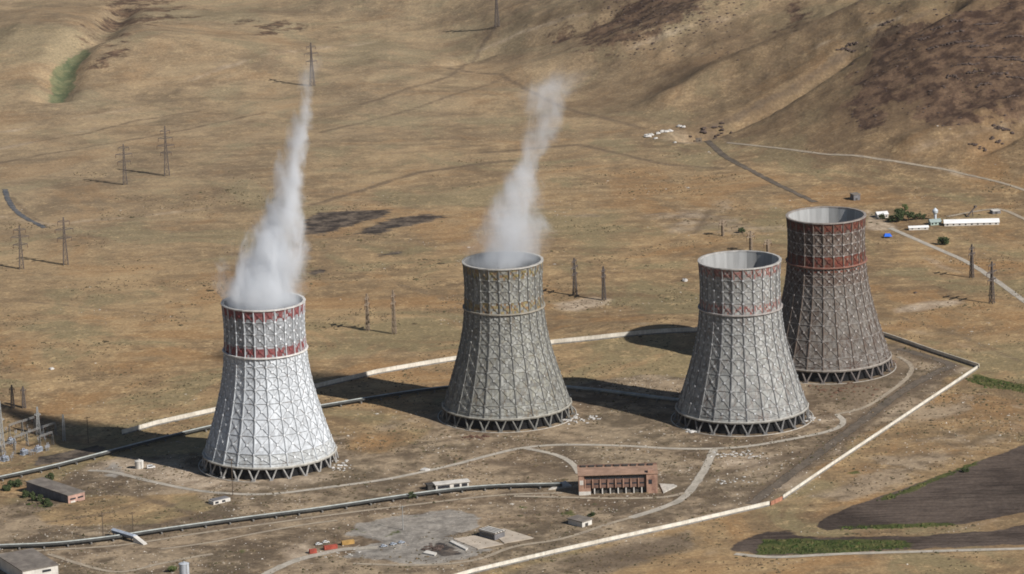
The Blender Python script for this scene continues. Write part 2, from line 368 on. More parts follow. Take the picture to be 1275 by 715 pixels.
# ------------------------------------------------------------------ ground material and mesh
def ground_material():
    t = NT('dry_ground'); p = t.pos()
    A = t.sep(t.attr('zone_a')); B = t.sep(t.attr('zone_b')); C = t.sep(t.attr('zone_c'))
    nb = t.noise(p, 1 / 320, 6, 0.6, 0.6); nm = t.noise(p, 1 / 70, 6, 0.62, 0.4); nf = t.noise(p, 1 / 13, 5, 0.62); ng = t.noise(p, 1 / 2.6, 4, 0.65)
    nx = t.noise(t.vmath('ADD', p, (900, 300, 0)), 1 / 120, 6, 0.65, 0.8)
    f = t.math('ADD', t.math('ADD', t.math('MULTIPLY', nb, 0.35), t.math('MULTIPLY', nm, 0.35)), t.math('MULTIPLY', nf, 0.30))
    c = t.mix(t.smooth(f, 0.40, 0.60), (0.165, 0.114, 0.066), (0.345, 0.236, 0.124))
    c = t.mix(t.math('MULTIPLY', t.smooth(nx, 0.51, 0.60), 0.75), c, (0.205, 0.168, 0.092))         # olive scrub
    c = t.mix(t.math('MULTIPLY', t.smooth(nx, 0.48, 0.37), 0.65), c, (0.295, 0.172, 0.078))         # reddish earth
    c = t.mix(t.math('MULTIPLY', t.smooth(t.math('ADD', t.math('MULTIPLY', nf, 0.6), t.math('MULTIPLY', ng, 0.4)), 0.53, 0.66), 0.7), c, (0.415, 0.298, 0.160))  # bleached straw
    st = t.noise(t.mapping(p, (1 / 150, 1 / 16, 1), (0, 0, rad(-38))), 1.0, 5, 0.6, 0.3)
    c = t.mix(t.math('MULTIPLY', t.smooth(st, 0.50, 0.66), 0.22), c, (0.40, 0.30, 0.175))
    c = t.mix(t.math('MULTIPLY', t.smooth(st, 0.48, 0.34), 0.30), c, (0.165, 0.105, 0.062))
    ns = t.noise(t.vmath('ADD', p, (50, 700, 0)), 1 / 22, 6, 0.7, 0.5)
    c = t.mix(t.math('MULTIPLY', t.smooth(ns, 0.55, 0.70), 0.38), c, (0.125, 0.092, 0.060))
    yy = t.sep(p)
    farf = t.math('MULTIPLY', t.smooth(t.math('SUBTRACT', yy[1], t.math('MULTIPLY', yy[0], 0.9)), 0, 1200), 0.45)
    c = t.mix(farf, c, t.mix(t.smooth(nm, 0.35, 0.65), (0.205, 0.162, 0.112), (0.330, 0.265, 0.178)))   # greyer steppe to the north-west, haze veil painted into its colour
    def m(src, lo=0.38, hi=0.62, amp=0.55, nz=nf):
        return t.smooth(t.math('ADD', src, t.math('MULTIPLY', t.math('SUBTRACT', nz, 0.5), amp * 2)), lo, hi)
    def gate(src, k): return t.math('MULTIPLY', k, t.smooth(src, 0.02, 0.2))
    def lay(c, src, colr, amp=0.55, nz=nf, op=1.0, lo=0.38, hi=0.62):
        return t.mix(t.math('MULTIPLY', gate(src, m(src, lo, hi, amp, nz)), op), c, colr)
    hill = t.n('ShaderNodeAttribute', attribute_name='zone_a').outputs['Alpha']
    c = t.mix(t.math('MULTIPLY', hill, t.smooth(nm, 0.68, 0.36, 0.42, 0.95)), c, t.mix(nf, (0.098, 0.064, 0.040), (0.195, 0.132, 0.078)))
    c = lay(c, C[1], t.mix(t.smooth(t.math('ADD', t.math('MULTIPLY', nm, 0.5), t.math('MULTIPLY', nf, 0.5)), 0.42, 0.60), (0.105, 0.080, 0.057), (0.310, 0.240, 0.165)), 0.8, nm, 0.85)
    c = lay(c, A[1], t.mix(t.smooth(nf, 0.38, 0.62), (0.046, 0.028, 0.023), (0.145, 0.092, 0.060)), 1.5, t.noise(p, 1 / 34, 7, 0.72), 0.85)
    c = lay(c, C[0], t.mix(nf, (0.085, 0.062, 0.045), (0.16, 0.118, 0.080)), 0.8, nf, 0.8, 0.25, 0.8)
    c = lay(c, B[0], t.mix(t.smooth(nf, 0.4, 0.6), (0.30, 0.232, 0.165), (0.45, 0.36, 0.265)), 0.8, nm, 0.85, 0.2, 0.85)
    c = lay(c, B[1], t.mix(t.smooth(nf, 0.35, 0.65), (0.19, 0.175, 0.155), (0.31, 0.29, 0.26)), 0.8, nf, 0.8)
    furrow = t.math('ADD', t.math('MULTIPLY', t.noise(t.mapping(p, (0.03, 0.28, 1), (0, 0, rad(-48))), 1.0, 5, 0.65), 0.45), t.math('MULTIPLY', nm, 0.55))
    c = lay(c, B[2], t.mix(t.smooth(furrow, 0.38, 0.62), (0.040, 0.031, 0.027), (0.110, 0.085, 0.070)), 0.7, nf, 0.97)
    c = lay(c, A[0], t.mix(t.smooth(nf, 0.4, 0.62), (0.030, 0.027, 0.027), (0.125, 0.100, 0.080)), 1.25, t.noise(t.mapping(p, (1 / 26, 1 / 7, 1), (0, 0, rad(-30))), 1.0, 6, 0.78), 0.92)
    c = lay(c, A[2], t.mix(t.smooth(nf, 0.38, 0.62), (0.030, 0.046, 0.013), (0.085, 0.090, 0.030)), 0.9, nf, 0.92)
    c = lay(c, C[2], t.mix(t.smooth(nf, 0.38, 0.62), (0.060, 0.095, 0.048), (0.13, 0.145, 0.075)), 0.6, nf, 0.8)
    grain = t.smooth(ng, 0.3, 0.7, 0.82, 1.18)
    g3 = t.n('ShaderNodeCombineXYZ')
    for i in range(3): t.put(g3.inputs[i], grain)
    c = t.mix(1.0, c, g3.outputs[0], 'MULTIPLY')
    bump = t.math('ADD', t.math('MULTIPLY', nf, 2.2), t.math('ADD', t.math('MULTIPLY', ng, 0.8), t.math('MULTIPLY', nm, 5.0)))
    t.bsdf(c, 0.97, bump=bump, bstr=0.42, bdist=1.0, spec=0.05); return t.m

def build_ground():
    ny, nx = GX.shape; me = bpy.data.meshes.new('ground')
    co = np.stack([GX, GY, HZ], -1).astype(np.float32).reshape(-1, 3)
    i = np.arange((ny - 1) * (nx - 1)); j, k = i // (nx - 1), i % (nx - 1); a = j * nx + k
    q = np.stack([a, a + 1, a + nx + 1, a + nx], -1).astype(np.int32)
    me.vertices.add(len(co)); me.vertices.foreach_set('co', co.ravel())
    me.loops.add(q.size); me.loops.foreach_set('vertex_index', q.ravel())
    me.polygons.add(len(q)); me.polygons.foreach_set('loop_start', np.arange(len(q), dtype=np.int32) * 4)
    me.polygons.foreach_set('use_smooth', np.ones(len(q), bool)); me.update(calc_edges=True)
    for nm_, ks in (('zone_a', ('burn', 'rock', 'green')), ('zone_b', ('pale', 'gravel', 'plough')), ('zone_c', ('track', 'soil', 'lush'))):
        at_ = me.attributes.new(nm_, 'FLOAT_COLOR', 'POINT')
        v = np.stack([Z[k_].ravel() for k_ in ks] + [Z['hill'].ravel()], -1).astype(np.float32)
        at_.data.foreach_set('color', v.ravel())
    me.materials.append(ground_material()); return tag(link('ground', me), kind='structure')
build_ground()

# ------------------------------------------------------------------ roads and tracks (ribbons just above the ground)
def road_mat(name, col, worn, gap):
    t = NT(name); p = t.pos(); uv = t.n('ShaderNodeAttribute', attribute_name='across').outputs['Fac']
    n = t.noise(p, 1 / 9, 5, 0.65); n2 = t.noise(p, 1 / 1.8, 4, 0.6)
    e = t.math('ABSOLUTE', uv)
    c = t.mix(t.smooth(t.math('ADD', t.math('MULTIPLY', n, 0.7), t.math('MULTIPLY', n2, 0.3)), 0.35, 0.65), col, worn)
    b = t.bsdf(c, 0.95, spec=0.1)
    al = t.smooth(t.math('ADD', e, t.math('MULTIPLY', t.math('SUBTRACT', n, 0.5), gap * 2.5)), 1.02, 0.72)
    t.put(b.inputs['Alpha'], al); return t.m
M_ROAD = road_mat('worn_asphalt', (0.29, 0.26, 0.215), (0.46, 0.41, 0.34), 0.4)
M_TRACK = road_mat('pale_dirt_track', (0.25, 0.205, 0.155), (0.40, 0.335, 0.25), 0.8)
M_DARKROAD = road_mat('dark_dirt_road', (0.085, 0.070, 0.055), (0.16, 0.128, 0.098), 0.8)
M_CANAL = road_mat('grey_channel', (0.06, 0.065, 0.075), (0.15, 0.145, 0.14), 0.9)
def spline(P, step):
    """Catmull-Rom through points, resampled"""
    out = []
    for i in range(len(P) - 1):
        a, b, c, d = P[max(i - 1, 0)], P[i], P[i + 1], P[min(i + 2, len(P) - 1)]
        n = max(1, int((c - b).length / step))
        for k in range(n):
            t = k / n
            out.append(0.5 * ((2 * b) + (c - a) * t + (2 * a - 5 * b + 4 * c - d) * t * t + (3 * b - a - 3 * c + d) * t ** 3))
    out.append(P[-1]); return out
def ribbon(name, pix, width, mat, lift, kind='structure'):
    P = [ground(*p) for p in pix]
    for p in P: p.z = 0
    S = spline(P, 4.0); mb = MB(); ac = []; na = 5
    for i, s_ in enumerate(S):
        d = (S[min(i + 1, len(S) - 1)] - S[max(i - 1, 0)]).normalized(); nrm = Vector((-d.y, d.x, 0))
        for k in range(na):
            u = -1 + 2 * k / (na - 1); q = s_ + nrm * (u * width / 2); mb.v.append((q.x, q.y, float(zat(q.x, q.y)) + lift)); ac.append(u)
    for i in range(len(S) - 1):
        for k in range(na - 1):
            a = i * na + k; mb.face((a, a + 1, a + na + 1, a + na)[::-1])
    me = mb.mesh(name, mat); at_ = me.attributes.new('across', 'FLOAT', 'POINT'); at_.data.foreach_set('value', ac)
    return tag(link(name, me), kind=kind)
ribbon('road', [(1108, 284), (1140, 298), (1172, 312), (1205, 327), (1235, 346), (1285, 382)], 5.8, M_ROAD, 0.16)
ribbon('road', [(110, 586), (140, 588), (190, 600), (240, 610), (290, 615), (340, 615), (400, 608), (480, 597), (560, 580), (610, 567), (650, 558), (700, 554), (770, 555), (850, 559), (920, 557), (985, 547), (1035, 536), (1050, 526), (1042, 516)], 5.0, M_ROAD, 0.12)
ribbon('road', [(652, 558), (690, 566), (712, 577), (721, 590)], 5, M_ROAD, 0.17)
ribbon('road', [(889, 560), (880, 580), (864, 605), (848, 622), (820, 634), (785, 645)], 6.5, M_ROAD, 0.2)
ribbon('road', [(640, 618), (720, 620), (780, 621), (830, 619), (852, 614)], 4.5, M_TRACK, 0.23)
ribbon('road', [(318, 722), (345, 708), (372, 697), (400, 690), (430, 684), (470, 682)], 7, M_ROAD, 0.14)
ribbon('road', [(915, 690), (965, 694), (1050, 690), (1150, 687), (1290, 683)], 5.5, M_ROAD, 0.2)
ribbon('dirt_road', [(1015, 252), (985, 238), (940, 215), (900, 193), (870, 172)], 6.5, M_DARKROAD, 0.25)
ribbon('dirt_road', [(935, 628), (980, 594), (1045, 546), (1120, 490), (1165, 464), (1184, 455), (1160, 446), (1120, 434)], 8.5, M_DARKROAD, 0.13)
ribbon('path', [(1042, 516), (1075, 508), (1105, 490), (1130, 470), (1134, 455), (1118, 444)], 4, M_TRACK, 0.19)
ribbon('path', [(440, 702), (520, 704), (590, 698), (640, 681), (700, 671), (760, 652), (785, 645)], 4, M_TRACK, 0.18)
ribbon('path', [(60, 690), (140, 712), (200, 702), (240, 694), (265, 690)], 4, M_TRACK, 0.14)
ribbon('path', [(200, 684), (260, 676), (300, 668), (370, 655), (420, 648)], 3, M_TRACK, 0.14)
ribbon('path', [(0, 690), (60, 685), (150, 679), (250, 664), (400, 643), (520, 628), (620, 617), (700, 614)], 3.5, M_TRACK, 0.14)
lane_pts = [(6, 236), (12, 252), (26, 268), (56, 284)]
ribbon('channel', lane_pts, 5.5, M_CANAL, 0.25)
ribbon('path', [(905, 178), (1010, 190), (1080, 196), (1120, 202), (1180, 212), (1240, 226), (1290, 242)], 3.5, M_TRACK, 0.25)
ribbon('path', [(1180, 270), (1225, 262), (1250, 262), (1290, 280)], 5, M_TRACK, 0.25)

# ------------------------------------------------------------------ cooling towers
NF = 24; DA = 2 * math.pi / NF
_pz = [8.2, 23, 36, 46, 56, 66, 79, 96, 111]; _pr = [46.2, 41.0, 36.9, 34.0, 31.5, 29.7, 28.4, 27.8, 28.7]
def RZ(z):
    """shell radius at a height (cubic through the measured profile)"""
    i = min(max(np.searchsorted(_pz, z) - 1, 0), len(_pz) - 2)
    def sl(k):
        if k == 0: return (_pr[1] - _pr[0]) / (_pz[1] - _pz[0])
        if k == len(_pz) - 1: return (_pr[-1] - _pr[-2]) / (_pz[-1] - _pz[-2])
        return (_pr[k + 1] - _pr[k - 1]) / (_pz[k + 1] - _pz[k - 1])
    h = _pz[i + 1] - _pz[i]; t = (z - _pz[i]) / h
    return (2*t**3 - 3*t*t + 1) * _pr[i] + (t**3 - 2*t*t + t) * h * sl(i) + (-2*t**3 + 3*t*t) * _pr[i+1] + (t**3 - t*t) * h * sl(i+1)
LEV = [8.2, 11, 17, 28.5, 39, 49, 58, 66, 73, 79, 87, 95, 103, 111]
def corner(k, z, dr=0.0):
    r = RZ(z) + dr; a = k * DA; return Vector((r * math.cos(a), r * math.sin(a), z))

def cladding(name, rust, rust_amt, dirt):
    t = NT(name); p = t.obj(); c = t.attr('tint')
    s1 = t.noise(t.mapping(p, (1, 1, 0.12)), 0.5, 5, 0.65); s2 = t.noise(p, 0.06, 5, 0.6); s3 = t.noise(p, 0.9, 4, 0.6)
    k = t.math('ADD', t.math('MULTIPLY', s1, 0.5), t.math('ADD', t.math('MULTIPLY', s2, 0.25), t.math('MULTIPLY', s3, 0.25)))
    c = t.mix(t.smooth(k, 0.42, 0.66), c, t.mix(1.0, c, dirt, 'MULTIPLY'))
    c = t.mix(t.math('MULTIPLY', t.smooth(t.math('ADD', t.math('MULTIPLY', s1, 0.6), t.math('MULTIPLY', s2, 0.4)), 0.52, 0.66), rust_amt), c, rust)
    t.bsdf(c, 0.8, bump=s3, bstr=0.3, bdist=0.15); return t.m
M_LINING = None
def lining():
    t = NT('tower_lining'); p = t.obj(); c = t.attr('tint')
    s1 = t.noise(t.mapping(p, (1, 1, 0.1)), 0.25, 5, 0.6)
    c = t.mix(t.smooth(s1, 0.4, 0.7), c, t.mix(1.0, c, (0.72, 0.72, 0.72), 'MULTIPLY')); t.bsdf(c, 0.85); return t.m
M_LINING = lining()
M_LEG = plain('leg_concrete', (0.22, 0.205, 0.19), var=0.4, scale=0.4)
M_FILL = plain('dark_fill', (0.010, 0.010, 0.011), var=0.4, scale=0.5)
M_CONC = plain('pale_concrete', (0.46, 0.43, 0.38), var=0.35, scale=0.3)

def cooling_tower(px, py, scale, label, P, seed):
    rng = random.Random(seed); g = ground(px, py)
    root = tag(empty('cooling_tower', (g.x, g.y, g.z - 0.1)), label, 'cooling tower', 'cooling towers of the power plant')
    root.rotation_euler.z = P['rot']; root.scale = (scale * P.get('slim', 0.968), scale * P.get('slim', 0.968), scale)
    clad = cladding('cladding', P['rust'], P['rust_amt'], P['dirt']); steel = plain('lattice_steel', tuple(0.72 * x * h_ for x, h_ in zip(P['steel'], P['tint'])), var=0.4, scale=0.5, stain=P['rust'])
    nodem = plain('node_plate', P['node'], var=0.3, scale=0.5)
    NU = 5
    mb = MB(); fac_tone = [rng.uniform(0.9, 1.08) for _ in range(NF)]
    for li in range(len(LEV) - 1):
        z0, z1 = LEV[li], LEV[li + 1]; NV = 4 if (li >= 9 or li < 2) else 5
        for k in range(NF):
            for v in range(NV):
                za = z0 + (z1 - z0) * v / NV; zb = z0 + (z1 - z0) * (v + 1) / NV
                A, B, C_, D = corner(k, za), corner(k + 1, za), corner(k + 1, zb), corner(k, zb)
                for u in range(NU):
                    q = P['tone'](li, k, u, v, NV, rng); tone = fac_tone[k] * rng.uniform(1 - P['var'], 1 + P['var'])
                    col = tuple(min(0.9, x * tone * P['k'] * h_) for x, h_ in zip(q, P['tint']))
                    mb.quad(A.lerp(B, u / NU), A.lerp(B, (u + 1) / NU), D.lerp(C_, (u + 1) / NU), D.lerp(C_, u / NU), 0, col)
    mb.build('shell', clad, root)
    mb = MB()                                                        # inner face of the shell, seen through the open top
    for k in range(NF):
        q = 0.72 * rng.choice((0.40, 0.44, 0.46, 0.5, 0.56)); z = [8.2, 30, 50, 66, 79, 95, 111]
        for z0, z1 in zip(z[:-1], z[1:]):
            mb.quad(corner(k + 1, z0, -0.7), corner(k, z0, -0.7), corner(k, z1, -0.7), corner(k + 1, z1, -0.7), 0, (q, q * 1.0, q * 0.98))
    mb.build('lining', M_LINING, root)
    mb = MB()                                                        # bracing: diagonals and struts of every bay stand off the cladding
    OFF = 0.3
    for li in range(1, len(LEV) - 1):
        z0, z1 = LEV[li], LEV[li + 1]; w_ = 0.21 if li < 9 else 0.18; bm_ = 1 if li in (9, 12) else 0
        for k in range(NF):
            a, b, c, d = corner(k, z0, OFF), corner(k + 1, z0, OFF), corner(k + 1, z1, OFF), corner(k, z1, OFF)
            out = Vector((math.cos((k + .5) * DA), math.sin((k + .5) * DA), 0))
            mb.bar(a, c, w_, up=out, mat=bm_); mb.bar(b + out * 0.05, d + out * 0.05, w_, up=out, mat=bm_)
            mb.bar(a, b, 0.28, up=out)
            m_ = (a + c) / 2 + (b - a) * 0.0; mm = (a + b + c + d) / 4
            x = (b - a).normalized(); y = ((d + c) / 2 - (a + b) / 2).normalized(); s_ = P['gusset']
            mb.hexa([mm - x*s_ - y*s_, mm + x*s_ - y*s_, mm + x*s_ - y*s_ + out*.35, mm - x*s_ - y*s_ + out*.35, mm - x*s_ + y*s_, mm + x*s_ + y*s_, mm + x*s_ + y*s_ + out*.35, mm - x*s_ + y*s_ + out*.35], bm_ or 2)
    mb.build('bracing', [steel, plain('band_paint', P['band'], var=0.4, scale=0.5), nodem], root)
    ribm = plain('rib_steel', tuple(0.72 * x * h_ for x, h_ in zip(P['rib'], P['tint'])), var=0.35, scale=0.4, stain=P['rust'] if P['rust_amt'] > 0.4 else None)
    mb = MB(); zz = list(np.linspace(8.8, 110.2, 26))                # one rib up the corner between two facets
    for i, z in enumerate(zz):
        r = RZ(z)
        for x, y in ((r - 0.2, -0.42), (r + 0.6, -0.30), (r + 0.6, 0.30), (r - 0.2, 0.42)): mb.v.append((x, y, z))
        if i:
            q = (i - 1) * 4
            for e in range(4): mb.face((q + e, q + (e + 1) % 4, q + 4 + (e + 1) % 4, q + 4 + e))
    for z in LEV[2:-1]:                                             # node plates
        r = RZ(z); mb.box(r + 0.35, r + 0.8, -0.6, 0.6, z - 0.55, z + 0.55, 1)
    rm = mb.mesh('rib', [ribm, nodem])
    for k in range(NF): link('rib', rm, root, rz=k * DA)
    r = RZ(111); MB_ = MB(); MB_.ring([(r - 0.9, 110.6), (r + 0.95, 110.6), (r + 0.95, 111.4), (r - 0.9, 111.4)], NF); MB_.build('rim', plain('rim_steel', tuple(0.8 * x for x in P['rim']), var=0.3, scale=0.3), root)
    r = RZ(79); MB_ = MB(); MB_.ring([(r + 0.5, 78.5), (r + 1.7, 78.5), (r + 1.7, 79.4), (r + 0.5, 79.4)], NF); MB_.build('gallery', plain('gallery_steel', P['gallery'], var=0.3, scale=0.3), root)
    r = RZ(8.2); MB_ = MB(); MB_.ring([(r - 1.0, 7.6), (r + 1.0, 7.6), (r + 1.5, 8.6), (r + 0.7, 9.3), (r - 1.0, 8.6)], NF); MB_.build('base_ring', plain('ring_concrete', tuple(0.72 * x for x in P['ring']), var=0.35, scale=0.25), root)
    mb = MB(); f = Vector((47.6, 0, 0.9)); ra = RZ(8.2) + 0.2
    for s_ in (-1, 1): mb.tube(f + Vector((0, s_ * 0.5, 0)), (ra * math.cos(DA / 2), s_ * ra * math.sin(DA / 2) * 0.66, 8.0), 0.66, 0.56, 6)
    mb.box(46.6, 49.0, -1.3, 1.3, 0, 1.1)
    lm = mb.mesh('leg', plain('leg_concrete', P['leg'], var=0.35, scale=0.4))
    for k in range(NF): link('leg', lm, root, rz=k * DA)
    mb = MB(); mb.ring([(50.0, 0), (50.6, 0), (50.6, 0.4), (50.0, 0.4)], 48); mb.build('basin_kerb', M_CONC, root)
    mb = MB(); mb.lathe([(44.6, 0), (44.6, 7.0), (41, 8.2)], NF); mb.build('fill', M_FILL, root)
    return root

def red_band(li, u, v, NV):
    """painted warning bands: 2 under the rim with hanging points at the ribs, 1 above the gallery"""
    if li == 12: return v >= 1 or u in (0, 4)
    if li == 9: return v in (0, 1, 2)
    return False
def tone1(li, k, u, v, NV, rng):
    if red_band(li, u, v, NV) and rng.random() < 0.84: return rng.choice(((0.26, 0.085, 0.08), (0.30, 0.13, 0.12), (0.24, 0.08, 0.08)))
    if li >= 9: return rng.choice(((0.38, 0.375, 0.37), (0.50, 0.495, 0.49), (0.30, 0.295, 0.29)))
    if li <= 1: return rng.choice(((0.52, 0.51, 0.48), (0.60, 0.59, 0.56)))
    return rng.choice(((0.70, 0.70, 0.695), (0.61, 0.61, 0.605), (0.73, 0.73, 0.725)))
def tone2(li, k, u, v, NV, rng):
    if li == 12 and rng.random() < 0.55: return rng.choice(((0.30, 0.24, 0.10), (0.27, 0.18, 0.11), (0.25, 0.24, 0.21)))
    if li == 9 and rng.random() < 0.5: return rng.choice(((0.27, 0.17, 0.09), (0.30, 0.24, 0.12)))
    return rng.choice(((0.26, 0.255, 0.23), (0.33, 0.325, 0.30), (0.21, 0.205, 0.19), (0.30, 0.29, 0.25)))
def tone3(li, k, u, v, NV, rng):
    if red_band(li, u, v, NV) and rng.random() < (0.6 if li == 12 else 0.4): return rng.choice(((0.30, 0.13, 0.11), (0.33, 0.18, 0.15)))
    return rng.choice(((0.34, 0.33, 0.30), (0.41, 0.40, 0.37), (0.29, 0.28, 0.26), (0.37, 0.35, 0.32)))
def tone4(li, k, u, v, NV, rng):
    if (li == 12 and (v >= 1 or u in (0, 4))) or (li == 9) or (li == 8 and v == 2):
        if rng.random() < 0.92: return rng.choice(((0.30, 0.085, 0.055), (0.24, 0.075, 0.05), (0.33, 0.14, 0.09), (0.20, 0.09, 0.065)))
    if li >= 7: return rng.choice(((0.24, 0.175, 0.14), (0.33, 0.27, 0.225), (0.16, 0.11, 0.09)))
    return rng.choice(((0.27, 0.235, 0.20), (0.34, 0.31, 0.28), (0.22, 0.18, 0.15), (0.30, 0.27, 0.24)))
PAL = [
    dict(tint=(0.93, 0.975, 1.03), band=(0.30, 0.09, 0.09), k=0.84, leg=(0.30, 0.29, 0.275), slim=0.952, node=(0.70, 0.72, 0.74), rot=0.07, tone=tone1, var=0.11, rust=(0.20, 0.14, 0.10), rust_amt=0.12, dirt=(0.66, 0.66, 0.66), steel=(0.50, 0.50, 0.49), rib=(0.66, 0.66, 0.65), rim=(0.62, 0.60, 0.57), gallery=(0.62, 0.60, 0.57), ring=(0.55, 0.53, 0.48), gusset=0.62),
    dict(tint=(0.97, 0.985, 0.99), band=(0.24, 0.19, 0.12), k=0.94, leg=(0.17, 0.165, 0.15), node=(0.34, 0.34, 0.32), rot=0.16, tone=tone2, var=0.19, rust=(0.17, 0.11, 0.06), rust_amt=0.40, dirt=(0.50, 0.50, 0.48), steel=(0.33, 0.32, 0.29), rib=(0.22, 0.215, 0.20), rim=(0.48, 0.46, 0.42), gallery=(0.30, 0.27, 0.22), ring=(0.40, 0.38, 0.33), gusset=0.62),
    dict(tint=(0.95, 0.985, 1.02), band=(0.33, 0.20, 0.18), k=0.88, leg=(0.17, 0.165, 0.16), node=(0.46, 0.465, 0.47), rot=0.02, tone=tone3, var=0.17, rust=(0.20, 0.12, 0.09), rust_amt=0.35, dirt=(0.55, 0.54, 0.53), steel=(0.42, 0.41, 0.39), rib=(0.27, 0.26, 0.25), rim=(0.50, 0.48, 0.45), gallery=(0.34, 0.31, 0.29), ring=(0.45, 0.43, 0.39), gusset=0.62),
    dict(tint=(0.97, 0.985, 1.0), band=(0.16, 0.055, 0.045), k=0.58, leg=(0.15, 0.13, 0.12), node=(0.34, 0.31, 0.29), rot=0.11, tone=tone4, var=0.24, rust=(0.085, 0.052, 0.040), rust_amt=0.8, dirt=(0.50, 0.46, 0.43), steel=(0.40, 0.36, 0.33), rib=(0.21, 0.165, 0.135), rim=(0.34, 0.30, 0.27), gallery=(0.24, 0.12, 0.09), ring=(0.36, 0.32, 0.28), gusset=0.62)]
T1 = cooling_tower(336.5, 576, 1.0, 'bright white steaming cooling tower with two crimson bands, leftmost of the four', PAL[0], 1)
T2 = cooling_tower(631.5, 516, 0.985, 'dull grey steaming cooling tower without red bands, stained yellow near its rim', PAL[1], 2)
T3 = cooling_tower(924, 520, 1.0, 'steamless light grey cooling tower with faded pinkish bands, in front of the rusty brown one', PAL[2], 3)
T4 = cooling_tower(1030.5, 457, 1.005, 'rusty brown steamless cooling tower with dark red bands, farthest right behind the pale grey one', PAL[3], 4)

# ------------------------------------------------------------------ steam
def plume(tower, path, label, dens, seed):
    """path: (x offset, height above rim, radius, density) in metres"""
    s_ = tower.scale[2]; o0 = Vector(tower.location) + Vector((0, 0, 108 * s_))
    mb = MB(); n = 16; K = 1.6; zs = [p[1] for p in path]; zmax = zs[-1]
    for x, z, r, _ in path:
        rr = min(r * K, 25.6 + max(0, z - 4) * 1.0)
        for i in range(n):
            t = 2 * math.pi * i / n; mb.v.append((x + rr * math.cos(t), rr * math.sin(t), z))
    for j in range(len(path) - 1):
        for i in range(n): mb.face((j * n + i, j * n + (i + 1) % n, (j + 1) * n + (i + 1) % n, (j + 1) * n + i))
    mb.face([i for i in reversed(range(n))]); mb.face([(len(path) - 1) * n + i for i in range(n)])
    t = NT('steam'); p = t.obj()
    zf = t.math('DIVIDE', t.sep(p)[2], zmax)
    def curve(vals, lo, hi):
        nd = t.n('ShaderNodeFloatCurve'); cu = nd.mapping.curves[0]; pts = [(z / zmax, (v - lo) / (hi - lo)) for z, v in zip(zs, vals)]
        while len(cu.points) < len(pts): cu.points.new(0.5, 0.5)
        for q, (a, b) in zip(cu.points, pts): q.location = (a, b); q.handle_type = 'AUTO_CLAMPED'
        nd.mapping.update(); t.put(nd.inputs['Value'], zf)
        return t.math('MULTIPLY_ADD', nd.outputs[0], hi - lo, lo)
    cx = curve([q[0] for q in path], -60, 80); cr = curve([q[2] for q in path], 0, 40); cdn = curve([q[3] for q in path], 0, 1)
    off = t.vmath('ADD', t.mapping(p, (1, 1, 0.55)), (seed * 37.0, seed * 11.0, 0))
    wob = t.noise(off, 0.045, 3, 0.5, 0, True); wv = t.vmath('SCALE', t.vmath('SUBTRACT', wob, (0.5, 0.5, 0.5)))
    t.put(wv.node.inputs['Scale'], t.smooth(zf, 0.02, 0.45, 6.0, 32.0))
    P = t.sep(t.vmath('ADD', p, wv))
    dx = t.math('SUBTRACT', P[0], cx); d = t.math('SQRT', t.math('ADD', t.math('MULTIPLY', dx, dx), t.math('MULTIPLY', P[1], P[1])))
    e = t.math('DIVIDE', d, cr)
    nz = t.noise(off, 0.075, 6, 0.68, 0.8)
    v = t.math('ADD', t.math('SUBTRACT', 1.0, e), t.math('MULTIPLY', t.math('SUBTRACT', nz, 0.5), t.smooth(zf, 0.0, 0.35, 1.7, 3.0)))
    fade = t.math('MULTIPLY', t.smooth(zf, 1.0, 0.86), t.smooth(e, 1.55, 1.15))
    den = t.math('MULTIPLY', t.math('MULTIPLY', t.smooth(v, -0.05, 1.05), fade), t.math('MULTIPLY', cdn, dens))
    pv = t.n('ShaderNodeVolumePrincipled'); t.put(pv.inputs['Color'], (0.955, 0.975, 1.0)); t.put(pv.inputs['Density'], den)
    pv.inputs['Anisotropy'].default_value = 0.15
    t.t.links.new(pv.outputs[0], t.out.inputs['Volume'])
    o = mb.build('steam_plume', t.m, loc=o0); return tag(o, label, 'steam')
plume(T1, [(-1, 0, 34, 1), (0, 6, 33, 1), (2, 20, 29, 1), (6, 40, 24.5, .95), (11, 55, 18, .9), (17, 70, 13, .85), (21, 85, 9.5, .85), (25, 100, 8.6, .8), (30, 120, 7.4, .65), (35, 140, 6.4, .45), (38, 158, 6.5, .2), (40, 172, 7, .07)],
      'dense white steam plume leaning right as it rises from the white tower', 0.21, 1)
plume(T2, [(1, 0, 34, .42), (2, 6, 32, .42), (4, 16, 29, .45), (9, 36, 22.5, .5), (14, 54, 16, .5), (20, 70, 13, .5), (25, 86, 11.5, .46), (29, 100, 11.5, .40), (30, 112, 15, .36), (34, 121, 19, .32), (44, 129, 20, .2), (54, 138, 20, .06)],
      'thin see-through steam plume rising from the grey tower stained yellow', 0.15, 2)

